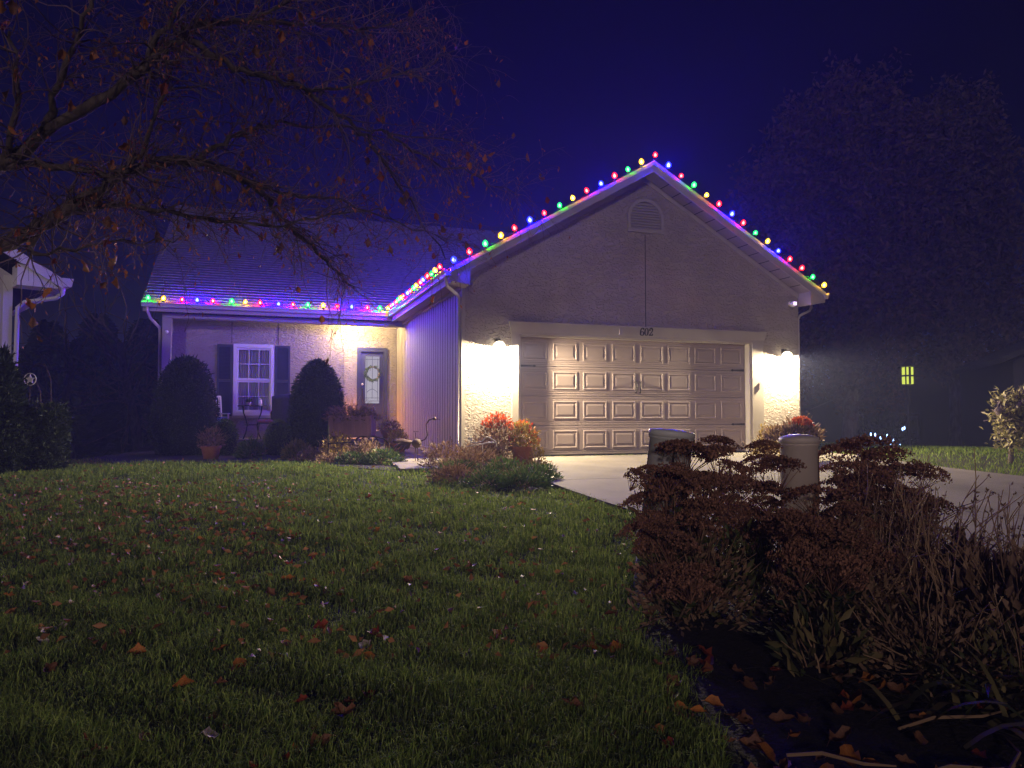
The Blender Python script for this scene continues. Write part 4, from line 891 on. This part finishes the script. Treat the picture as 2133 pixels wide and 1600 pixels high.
lean = rng.uniform(.1, 1.05, n); d = np.stack([np.cos(ang), np.sin(ang)], 1); s = np.stack([-np.sin(ang + .6), np.cos(ang + .6)], 1)
B = np.concatenate([P, z[:, None] - .005], 1)
def off(du, dz, ww): return B + np.concatenate([d * (du * h)[:, None] + s * ww[:, None], (dz * h)[:, None]], 1)
o_ = np.zeros(n)
V = np.stack([off(o_, o_, -wd), off(o_, o_, wd), off(lean * .35, .6 + o_, wd * .8), off(lean * .35, .6 + o_, -wd * .8), off(lean, 1 - .45 * lean, o_)], 1).reshape(-1, 3)
i = np.arange(n)[:, None] * 5
FT = np.concatenate([i + [0, 1, 2], i + [0, 2, 3], i + [3, 2, 4]], 1).reshape(-1, 3)
tag(link('grass', np_mesh('grass', V, FT, M['grass'])), 'green lawn grass in front of the house', 'grass', kind='stuff')

def leaf_mesh(seed, m):
    r = np.random.default_rng(seed); n = 7; k = np.linspace(0, 1, n); w_ = .30 * np.sin(pi * np.clip(k * .96 + .02, 0, 1)) ** .8 * (1 + .22 * np.sin(k * 15 + seed) + .12 * np.sin(k * 31 + seed)); cu = r.uniform(.05, 1.0); tw = r.uniform(-.4, .4)
    rows = []
    for j, s_ in enumerate((-1, -.5, 0, .5, 1)):
        rows.append([((k[i] - .5), s_ * w_[i] * cos(tw * k[i]), .06 + cu * (k[i] - .5) ** 2 * 1.2 + (abs(s_) ** 1.5) * w_[i] * r.uniform(.2, 1.3) + s_ * w_[i] * sin(tw * k[i])) for i in range(n)])
    mb = MB().grid(rows); mb.tube([(-.5, 0, .06 + cu * .3), (-.66, .02, .05)], [.012, .008], 4); return mb.data('fallen_leaf', m, True)
kinds = [('leafo', 'curled orange leaf lying on the lawn', 'orange leaves on the lawn'), ('leafr', 'dull red leaf lying on the lawn', 'red leaves on the lawn'), ('leafb', 'crumpled brown leaf lying on the lawn', 'brown leaves on the lawn'), ('leafp', 'pale bleached leaf lying on the lawn', 'pale leaves on the lawn')]
LM = {k[0]: [leaf_mesh(400 + i * 7 + j, M[k[0]]) for j in range(4)] for i, k in enumerate(kinds)}
rng = np.random.default_rng(31)
PA, DA = lawn_points(150, 2.0, 5.5, rng, 1.0, 100, 1500); PB, DB = lawn_points(110, 4.5, 8.5, rng, 1.0, -60, 800)
PL = np.concatenate([PA, PB]); r = random.Random(3)
for x, y in PL:
    m, lab, grp = kinds[r.choices(range(4), (.30, .24, .40, .06))[0]]; s_ = r.uniform(.05, .10)
    o = link('fallen_leaf', r.choice(LM[m]), None, (x, y, float(T(x, y)) + .006 + r.uniform(0, .024)), (r.uniform(-.5, .5), r.uniform(-.5, .5), r.uniform(0, 6.28)), s_); tag(o, lab, 'leaf', grp)
for k in range(120):                                                 # leaves on the dark mulch
    px = r.uniform(1380, 2133); D_ = r.uniform(1.9, 3.6) if px > 1500 else r.uniform(2.7, 3.7); x, y, z = G(px, D_); m = r.choice(['leafo', 'leafr', 'leafb', 'leafb'])
    o = link('fallen_leaf', r.choice(LM[m]), None, (x, y, z + .02), (r.uniform(-.4, .4), r.uniform(-.4, .4), r.uniform(0, 6.28)), r.uniform(.055, .105))
    tag(o, {'leafo': 'orange leaf lying on the dark mulch', 'leafr': 'dull red leaf lying on the dark mulch', 'leafb': 'brown leaf lying on the dark mulch'}[m], 'leaf', {'leafo': 'orange leaves on the mulch', 'leafr': 'red leaves on the mulch', 'leafb': 'brown leaves on the mulch'}[m])
for k in range(14):                                                 # a few blown onto the driveway
    x, y = r.uniform(-.6, 4.5), r.uniform(-7.5, -.6); x = max(x, -.1) if y > -2.5 else x
    tag(link('fallen_leaf', r.choice(LM['leafb']), None, (x, y, float(T(x, y)) + .052), (0, 0, r.uniform(0, 6.28)), r.uniform(.05, .09)), 'brown leaf blown onto the concrete driveway', 'leaf', 'leaves on the driveway')
P1, _ = lawn_points(900, 3.5, 13, rng, 1.0, -100, 1320); P2, _ = lawn_points(900, 5.5, 9.5, rng, 1.0, -100, 620); P = np.concatenate([P1, P2]); n = len(P)
dd = rdir(n, rng); dd[:, 2] *= .35
V, Fc = leafcards(np.concatenate([P, (T(P[:, 0], P[:, 1]) + rng.uniform(.03, .075, n))[:, None]], 1), dd, rng.uniform(.03, .075, n), .032, .35, rng=rng)
tag(link('fallen_leaves', np_mesh('fallen_leaves', V, Fc, M['litter'])), 'small dry leaves scattered through the lawn', 'leaves', kind='stuff')

# ------------------------------------------------------------------ THE CRABAPPLE OVERHEAD
rng = np.random.default_rng(12)
tx, ty, tz = G(-260, 6.4)
tree = thing('crabapple_tree', 'large nearly bare crabapple tree with arching limbs and a few orange leaves', 'tree', (tx, ty, tz)); TB = np.array([tx, ty, tz])
limbs = [([(-260, 900, 6.4), (-225, 700, 6.4), (-60, 545, 6.4), (60, 480, 6.4), (170, 420, 6.4), (290, 350, 6.5), (420, 336, 6.8), (520, 385, 7.2), (605, 470, 7.8), (690, 555, 8.4), (735, 600, 8.6)], .125, .012),
         ([(-225, 700, 6.4), (-120, 470, 6.3), (50, 310, 6.2), (230, 190, 6.2), (340, 112, 6.2), (400, 58, 6.4), (520, 45, 6.8), (650, 55, 7.4), (770, 62, 8), (860, 40, 8.4)], .085, .010),
         ([(385, 82, 6.35), (470, 130, 6.5), (560, 160, 6.7), (640, 190, 7.0), (745, 270, 7.5), (812, 360, 8.0), (880, 460, 8.4), (930, 540, 8.7)], .040, .008),
         ([(150, 432, 6.4), (240, 430, 6.5), (330, 440, 6.6), (430, 456, 6.9), (560, 470, 7.2), (680, 448, 7.5), (800, 440, 7.9)], .034, .007),
         ([(-120, 470, 6.3), (0, 348, 6.2), (130, 352, 6.3), (265, 352, 6.4), (318, 262, 6.4), (350, 180, 6.4), (372, 100, 6.5)], .05, .010),
         ([(420, 336, 6.8), (480, 288, 7.0), (560, 262, 7.3), (700, 262, 7.9), (850, 280, 8.5), (985, 300, 9)], .034, .007),
         ([(640, 190, 7.0), (760, 175, 7.5), (880, 140, 8), (955, 95, 8.3)], .02, .005),
         ([(800, 272, 8.3), (900, 335, 8.7), (1000, 372, 9.1), (1085, 405, 9.4)], .018, .005),
         ([(120, 450, 6.4), (60, 520, 6.2), (130, 520, 6.2), (260, 505, 6.5), (380, 498, 6.8)], .022, .006),
         ([(520, 385, 7.2), (600, 400, 7.5), (720, 420, 8), (840, 470, 8.5), (940, 500, 9)], .022, .006),
         ([(300, 140, 6.2), (360, 30, 6.1), (420, -60, 6.1)], .03, .012), ([(520, 45, 6.8), (600, 0, 7), (680, -50, 7.2)], .02, .01),
         ([(100, 270, 6.2), (130, 150, 6), (180, 40, 5.9), (220, -60, 5.8)], .035, .015), ([(0, 348, 6.2), (40, 200, 5.9), (20, 60, 5.7)], .03, .015)]
def smooth_path(P, rep=5):
    P = np.array(P, float); out = []; n = len(P)
    for i in range(n - 1):
        p0, p1, p2, p3 = P[max(i - 1, 0)], P[i], P[i + 1], P[min(i + 2, n - 1)]
        for k in range(rep): t_ = k / rep; out.append(.5 * ((2 * p1) + (-p0 + p2) * t_ + (2 * p0 - 5 * p1 + 4 * p2 - p3) * t_ ** 2 + (-p0 + 3 * p1 - 3 * p2 + p3) * t_ ** 3))
    out.append(P[-1]); return np.array(out)
sec_ = []; tips = []
for li, (pts, ra, rb) in enumerate(limbs):
    P = smooth_path([spot(a, b, D=c) - TB for a, b, c in pts])
    if li == 0: P[0] = [0, 0, -.1]
    P += rng.normal(size=P.shape) * .018; n = len(P); rad = (ra * (1 - np.linspace(0, 1, n) ** .8)) * .74 + rb * .85; rad = rad * (1 + .10 * np.sin(np.arange(n) * 1.9 + li))
    V, Fc = tubes([(P, rad)], 9); tag(link('trunk' if li == 0 else 'limb', np_mesh('limb', V, Fc, M['bark'], True), tree))
    seg = np.linalg.norm(np.diff(P, axis=0), axis=1); Ltot = seg.sum()
    for _ in range(int(Ltot / (.042))):
        i = rng.integers(int(n * (.35 if li < 2 else .1)), n - 1); tdir = unit(P[i + 1] - P[i]); e = unit(rdir(1, rng)[0] * 1.0 + tdir * .7 + [0, 0, .15]); L = rng.uniform(.25, .95)
        q = wander(P[i], e, L, 6, rng, .22, -.05); sec_.append((q, np.linspace(min(rad[i] * .5, .0075), .0022, 7)))
ter = []
for q, rd in sec_:
    for _ in range(rng.integers(4, 8)):
        i = rng.integers(1, 7); e = unit(rdir(1, rng)[0] + unit(q[i] - q[i - 1]) * .7); p = wander(q[i], e, rng.uniform(.10, .42), 4, rng, .24, -.13); ter.append((p, np.linspace(.0025, .0012, 5))); tips.append(p[-1]); tips.append(p[2])
V, Fc = tubes(sec_, 4); tag(link('branches', np_mesh('branches', V, Fc, M['twig']), tree), kind='stuff')
V, Fc = tubes(ter, 3); tag(link('twigs', np_mesh('twigs', V, Fc, M['twig']), tree), kind='stuff')
tips = np.array(tips)
bi = np.repeat(rng.choice(len(tips), 325, replace=True), 4); BP = tips[bi] + rng.normal(size=(1300, 3)) * .02 - [0, 0, .015]
oc = np.array([(1, 0, 0), (0, 1, 0), (-1, 0, 0), (0, -1, 0), (0, 0, 1), (0, 0, -1)]) * .0085; of = np.array([(0, 1, 4), (1, 2, 4), (2, 3, 4), (3, 0, 4), (1, 0, 5), (2, 1, 5), (3, 2, 5), (0, 3, 5)])
V = (BP[:, None] + oc[None]).reshape(-1, 3); Fc = (np.arange(1300)[:, None, None] * 6 + of[None]).reshape(-1, 3)
tag(link('berries', np_mesh('berries', V, Fc, M['berry'], True), tree), kind='stuff')
li_ = rng.choice(len(tips), 300, replace=False)
for k, j in enumerate(li_):
    m = ('leafo', 'leafb', 'leafr')[rng.choice(3, p=[.5, .35, .15])]
    link('leaf', LM[m][k % 4], tree, tips[j] - [0, 0, .03], (rng.normal() * .5, pi / 2 + rng.normal() * .5, rng.uniform(0, 6.28)), rng.uniform(.06, .12))

lj = rng.choice(len(tips), 2600, replace=False); V, Fc = leafcards(tips[lj], rdir(2600, rng) * .6 - [0, 0, .8], rng.uniform(.03, .06, 2600), .020, .35, rng=rng); tag(link('small_leaves', np_mesh('small_leaves', V, Fc, M['rusty']), tree), kind='stuff')

# ------------------------------------------------------------------ NEIGHBOURS AND BACKGROUND
cx_, cy_, _ = spot(22, 700, D=12.2); nb = thing('neighbour_house', 'pale neighbouring house corner with white eave and downspout behind evergreens', 'house', (cx_, cy_, -.2), radians(24))
MB().box(-6, 0, 0, 8, -.5, 3.25).prism([(-6, 3.25), (0, 3.25), (-3, 5.2)], 'y', 0, .2).obj('wall', M['nwall'], nb)
MB().box(-.12, .012, -.02, -.001, -.3, 3.24).obj('corner_board', M['white'], nb)
MB().prism([(.62, 3.22), (-3, 5.4), (-3, 5.28), (.62, 3.10)], 'y', -.45, 8).obj('roof', M['farroof'], nb); MB().prism([(-6.62, 3.22), (-3, 5.4), (-3, 5.28), (-6.62, 3.10)], 'y', -.45, 8).obj('roof', M['farroof'], nb)
MB().prism([(.64, 3.20), (-3, 5.39), (-3, 5.17), (.64, 2.98 + .06)], 'y', -.49, -.451).obj('rake_board', M['white'], nb)
MB().prism([(.60, 3.04), (.0, 3.04), (.0, 3.38), (.16, 3.38)], 'y', -.449, -.005).obj('cornice_return', M['white'], nb)
MB().prism([(.62, 3.08), (.76, 3.08), (.79, 3.22), (.62, 3.22)], 'y', -.50, 8).obj('gutter', M['white'], nb)
MB().tube([(.66, -.35, 3.10), (.66, -.35, 2.98), (.58, -.28, 2.90), (.18, -.06, 2.82), (.08, -.05, 2.72), (.06, -.05, .25), (.09, -.2, .1)], .045, 8, flat=.8).obj('downspout', M['white'], nb, smooth=True)
def crown_tree(name, label, base, lobes, n, m, size, seed, trunk_h, group=None, dens=.55, tr=.28):
    r = np.random.default_rng(seed); t = thing(name, label, 'tree', base, group=group); B_ = np.array(base)
    MB().tube([(0, 0, -.3), (.1, 0, trunk_h * .5), (0, .1, trunk_h)], [tr, tr * .8, tr * .55], 8).obj('trunk', M['bark'], t, smooth=True)
    ps = []; PP = []; wts = np.array([l[3] ** 2 for l in lobes]); wts = wts / wts.sum()
    for (lx, ly, lz, lr), w_ in zip(lobes, wts):
        c = np.array([lx, ly, lz]); st_ = np.array([0, 0, trunk_h * .8]); ps.append((np.array([st_, (st_ + c) / 2 + r.normal(size=3) * .2, c]), [.12, .07, .03])); k = int(n * w_)
        for _ in range(10): ps.append((wander(c * .8 + st_ * .2, rdir(1, r)[0] + [0, 0, .5], lr * 1.1, 4, r, .2), np.linspace(.03, .008, 5)))
        q = rdir(k, r); cl = 1 + .28 * np.sin(q[:, :1] * 5 + lx * 3) * np.sin(q[:, 1:2] * 6 + ly) + .18 * np.sin(q[:, 2:] * 9 + q[:, :1] * 8)
        P_ = c + q * lr * (dens + (1 - dens) * r.random((k, 1)) ** .7) * cl * [1, 1, .95]; PP.append(P_)
    V, Fc = tubes(ps, 4); tag(link('limbs', np_mesh('limbs', V, Fc, M['bark']), t), kind='stuff')
    P_ = np.concatenate(PP); k = len(P_); V, Fc = leafcards(P_, rdir(k, r) + [0, 0, .2], size * r.uniform(.5, 1.5, k), size * .5, rng=r); tag(link('crown', np_mesh('crown', V, Fc, m), t), kind='stuff'); return t
def lob(px, py, D, rpx, base): p = spot(px, py, D=D) - np.array(base); return (p[0], p[1], p[2], rpx / FPX * D)
b_ = G(1770, 25); crown_tree('broad_tree', 'tall broad tree with russet leaves rising behind the garage gable', b_, [lob(*a, b_) for a in [(1770, 250, 25, 110), (1690, 330, 24.5, 110), (1830, 320, 25, 110), (1620, 430, 24, 100), (1740, 450, 24.5, 140), (1840, 470, 25, 120), (1650, 540, 24, 90), (1760, 560, 24.5, 110), (1760, 680, 24.5, 100), (1850, 620, 25, 110), (1700, 760, 24.5, 80), (1800, 780, 25, 90)]], 42000, M['fartree'], .20, 51, 4.5)
b_ = G(1990, 26); crown_tree('broad_tree', 'rounded pale-leaved tree beyond the driveway behind the dark house', b_, [lob(*a, b_) for a in [(1985, 250, 26, 80), (1930, 320, 25.5, 90), (2020, 340, 26, 90), (1960, 430, 26, 120), (2040, 470, 26, 90), (1930, 540, 26, 100), (2020, 580, 26, 110), (1960, 690, 26, 100), (2050, 700, 26, 100)]], 32000, M['fartree2'], .20, 52, 4)
def bare_tree(label, px, D, h, seed):
    r = np.random.default_rng(seed); b = G(px, D); t = thing('bare_tree', label, 'tree', b); ps = []; tr = wander((0, 0, -.2), (0, 0, 1), h * .55, 6, r, .08); MB().tube([tuple(p) for p in tr], list(np.linspace(.16, .09, 7)), 7).obj('trunk', M['bark'], t, smooth=True)
    for _ in range(16):
        q = wander(tr[r.integers(3, 7)], unit(rdir(1, r)[0] + [0, 0, .6]), h * r.uniform(.25, .5), 6, r, .2, .05); ps.append((q, np.linspace(.06, .012, 7)))
        for _ in range(5):
            i = r.integers(1, 6); q2 = wander(q[i], unit(rdir(1, r)[0] + unit(q[i] - q[i - 1])), h * r.uniform(.08, .22), 4, r, .25); ps.append((q2, np.linspace(.022, .006, 5)))
    V, Fc = tubes(ps, 4); tag(link('branches', np_mesh('branches', V, Fc, M['bark']), t), kind='stuff')
bare_tree('bare crooked tree standing behind the neighbouring house', 150, 24, 7.5, 61); bare_tree('thin bare tree behind the porch roof end', 290, 22, 6.5, 62)
def conifer(label, px, D, h, rpx, seed):
    r = np.random.default_rng(seed); b = G(px, D); R_ = rpx / FPX * D; t = thing('evergreen_tree', label, 'tree', (b[0], b[1], b[2] - .3)); MB().tube([(0, 0, 0), (0, 0, h * .9)], [.15, .03], 6).obj('trunk', M['bark'], t)
    n = 7000; u = r.random(n) ** .8; th = r.uniform(0, 2 * pi, n); rr_ = R_ * (1 - u) ** .75 * (.5 + .5 * r.random(n) ** .5) * (1 + .2 * np.sin(u * 50)); P_ = np.stack([rr_ * np.cos(th), rr_ * np.sin(th), .1 + u * h], 1)
    V, Fc = leafcards(P_, np.stack([np.cos(th), np.sin(th), -.35 * np.ones(n)], 1) + rdir(n, r) * .5, .42, .2, rng=r); tag(link('crown', np_mesh('crown', V, Fc, M['evergreen']), t), kind='stuff')
for k, (px, D, h, rp, lab) in enumerate([(95, 30, 5.6, 90, 'dark evergreen behind the neighbouring house corner'), (200, 32, 6.2, 100, 'dark evergreen in the gap between the two houses'), (300, 29, 5.4, 90, 'dark evergreen behind the end of the porch')]): conifer(lab, px, D, h, rp, 80 + k)
# distant houses
def far_house(label, px, D, w_, dp, h, rz, wall, roofm):
    x, y, z = G(px, D); t = thing('distant_house', label, 'house', (x, y, z - .1), rz)
    MB().box(-w_ / 2, w_ / 2, 0, dp, 0, h).prism([(-w_ / 2, h), (w_ / 2, h), (0, h + w_ * .22)], 'y', 0, dp).obj('wall', wall, t)
    for s_ in (-1, 1): MB().prism([(s_ * (w_ / 2 + .4), h - .1), (0, h + w_ * .24), (0, h + w_ * .24 + .15), (s_ * (w_ / 2 + .4), h + .05)], 'y', -.4, dp + .4).obj('roof', roofm, t)
    return t
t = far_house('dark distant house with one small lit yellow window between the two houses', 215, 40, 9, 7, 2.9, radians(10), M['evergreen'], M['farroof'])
wn = MB().box(.60, .98, -.05, -.01, 1.0, 1.95).obj('window', M['farroof'], t)
p1 = glow('yellow_window', (1, .72, .10), .5)
for zz in (1.05, 1.52): MB().box(.66, .92, -.07, -.052, zz, zz + .40).obj('pane', p1, wn)
t = far_house('dim dark house beyond the driveway behind the added lamp post', 1930, 34, 10, 8, 2.3, radians(-28), M['farwall'], M['farroof'])
for x in (-3.6, -1.2, 1.4): 
    wn = MB().box(x, x + .9, -.05, -.01, .9, 2.1).obj('window', M['white'], t); MB().box(x + .06, x + .84, -.06, -.051, .96, 2.04).obj('pane', M['dark'], wn)
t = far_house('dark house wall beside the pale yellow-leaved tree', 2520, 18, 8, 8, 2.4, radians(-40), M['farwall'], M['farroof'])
# far lamp and bush with blue lights, added to stand in for lens ghosts
x, y, z = G(1893, 22); t = thing('lens_ghost_lamp', 'added yard lamp standing in for a yellow lens ghost beyond the driveway', 'stand-in lamp post', (x, y, z - .1), -.3)
MB().tube([(0, 0, 0), (0, 0, 2.0)], .05, 8).obj('post', M['farwall'], t)
for sx_ in (-.13, .13):
    for sy_ in (-.13, .13): MB().box(sx_ - .014, sx_ + .014, sy_ - .014, sy_ + .014, 1.98, 2.52).obj('bar', M['bronze'], t)
MB().box(-.15, .15, -.15, .15, 1.95, 1.985).obj('base', M['bronze'], t); MB().box(-.03, .03, -.125, .125, 2.0, 2.5).obj('bar', M['bronze'], t); MB().box(-.145, .145, -.145, .145, 2.22, 2.27).obj('bar', M['bronze'], t); MB().lathe([(.24, 2.52), (.03, 2.72)], 4).obj('roof', M['bronze'], t)
MB().box(-.11, .11, -.11, .11, 2.0, 2.5).obj('glass', glow('lens_ghost_glass', (.70, .80, .10), 1.1), t)
x, y, z = G(1850, 24); t = mound('lens_ghost_bush', 'added dark bush with small blue lights standing in for lens ghosts', (x, y, z), .9, .7, 1.2, 1500, M['evergreen'], .14, cat='shrub', seed=90)
bl = glow('blue_ghost_light', (.30, .50, 1), 6); r = random.Random(4)
mini = MB().lathe([(.006, -.05), (.022, -.02), (.022, .03), (.004, .06)], 6).data('ghost_light', bl)
for px, py in [(1814, 905), (1823, 906), (1834, 913), (1848, 908), (1855, 924), (1861, 918), (1880, 894), (1884, 892), (1875, 929), (1857, 810), (1844, 820)]:
    p = spot(px, py, D=23.2) - np.array([x, y, z]); 
    if py > 850: link('ghost_light', mini, t, p)
b_ = G(2100, 13.5); crown_tree('young_tree', 'young tree with pale yellow-green leaves beyond the driveway', b_, [lob(*a, b_) for a in [(2115, 850, 13.5, 42), (2090, 880, 13.4, 34), (2130, 895, 13.5, 45), (2100, 915, 13.4, 30), (2085, 830, 13.5, 20), (2150, 840, 13.5, 45), (2160, 900, 13.5, 45)]], 1500, M['paleleaf'], .10, 53, 1.0, dens=.25, tr=.05)
# verge grass beyond the driveway
rng = np.random.default_rng(91); n = 26000; P = np.stack([rng.uniform(6.35, 16, n), rng.uniform(-9, 8, n)], 1); z = T(P[:, 0], P[:, 1])
V, Fc = leafcards(np.concatenate([P, z[:, None]], 1), rdir(n, rng) * .5 + [0, 0, 1], rng.uniform(.05, .1, n), .014, rng=rng)
tag(link('grass', np_mesh('grass', V, Fc, M['grass'])), 'dim grass on the far side of the driveway', 'grass', kind='stuff')

# ------------------------------------------------------------------ haze added to stand in for lens bloom around the lights
hz = bpy.data.materials.new('haze'); hz.use_nodes = True; t_ = hz.node_tree; t_.nodes.remove(t_.nodes['Principled BSDF'])
pv = t_.nodes.new('ShaderNodeVolumePrincipled'); pv.inputs['Color'].default_value = (.50, .56, 1, 1); pv.inputs['Density'].default_value = HAZE; pv.inputs['Anisotropy'].default_value = .0
t_.links.new(pv.outputs[0], t_.nodes['Material Output'].inputs['Volume'])
if HAZE > 0: tag(MB().box(-170, 170, -45, 230, -4, 13).obj('haze', hz), 'thin added haze standing in for lens bloom around the lights', 'haze', kind='stuff')
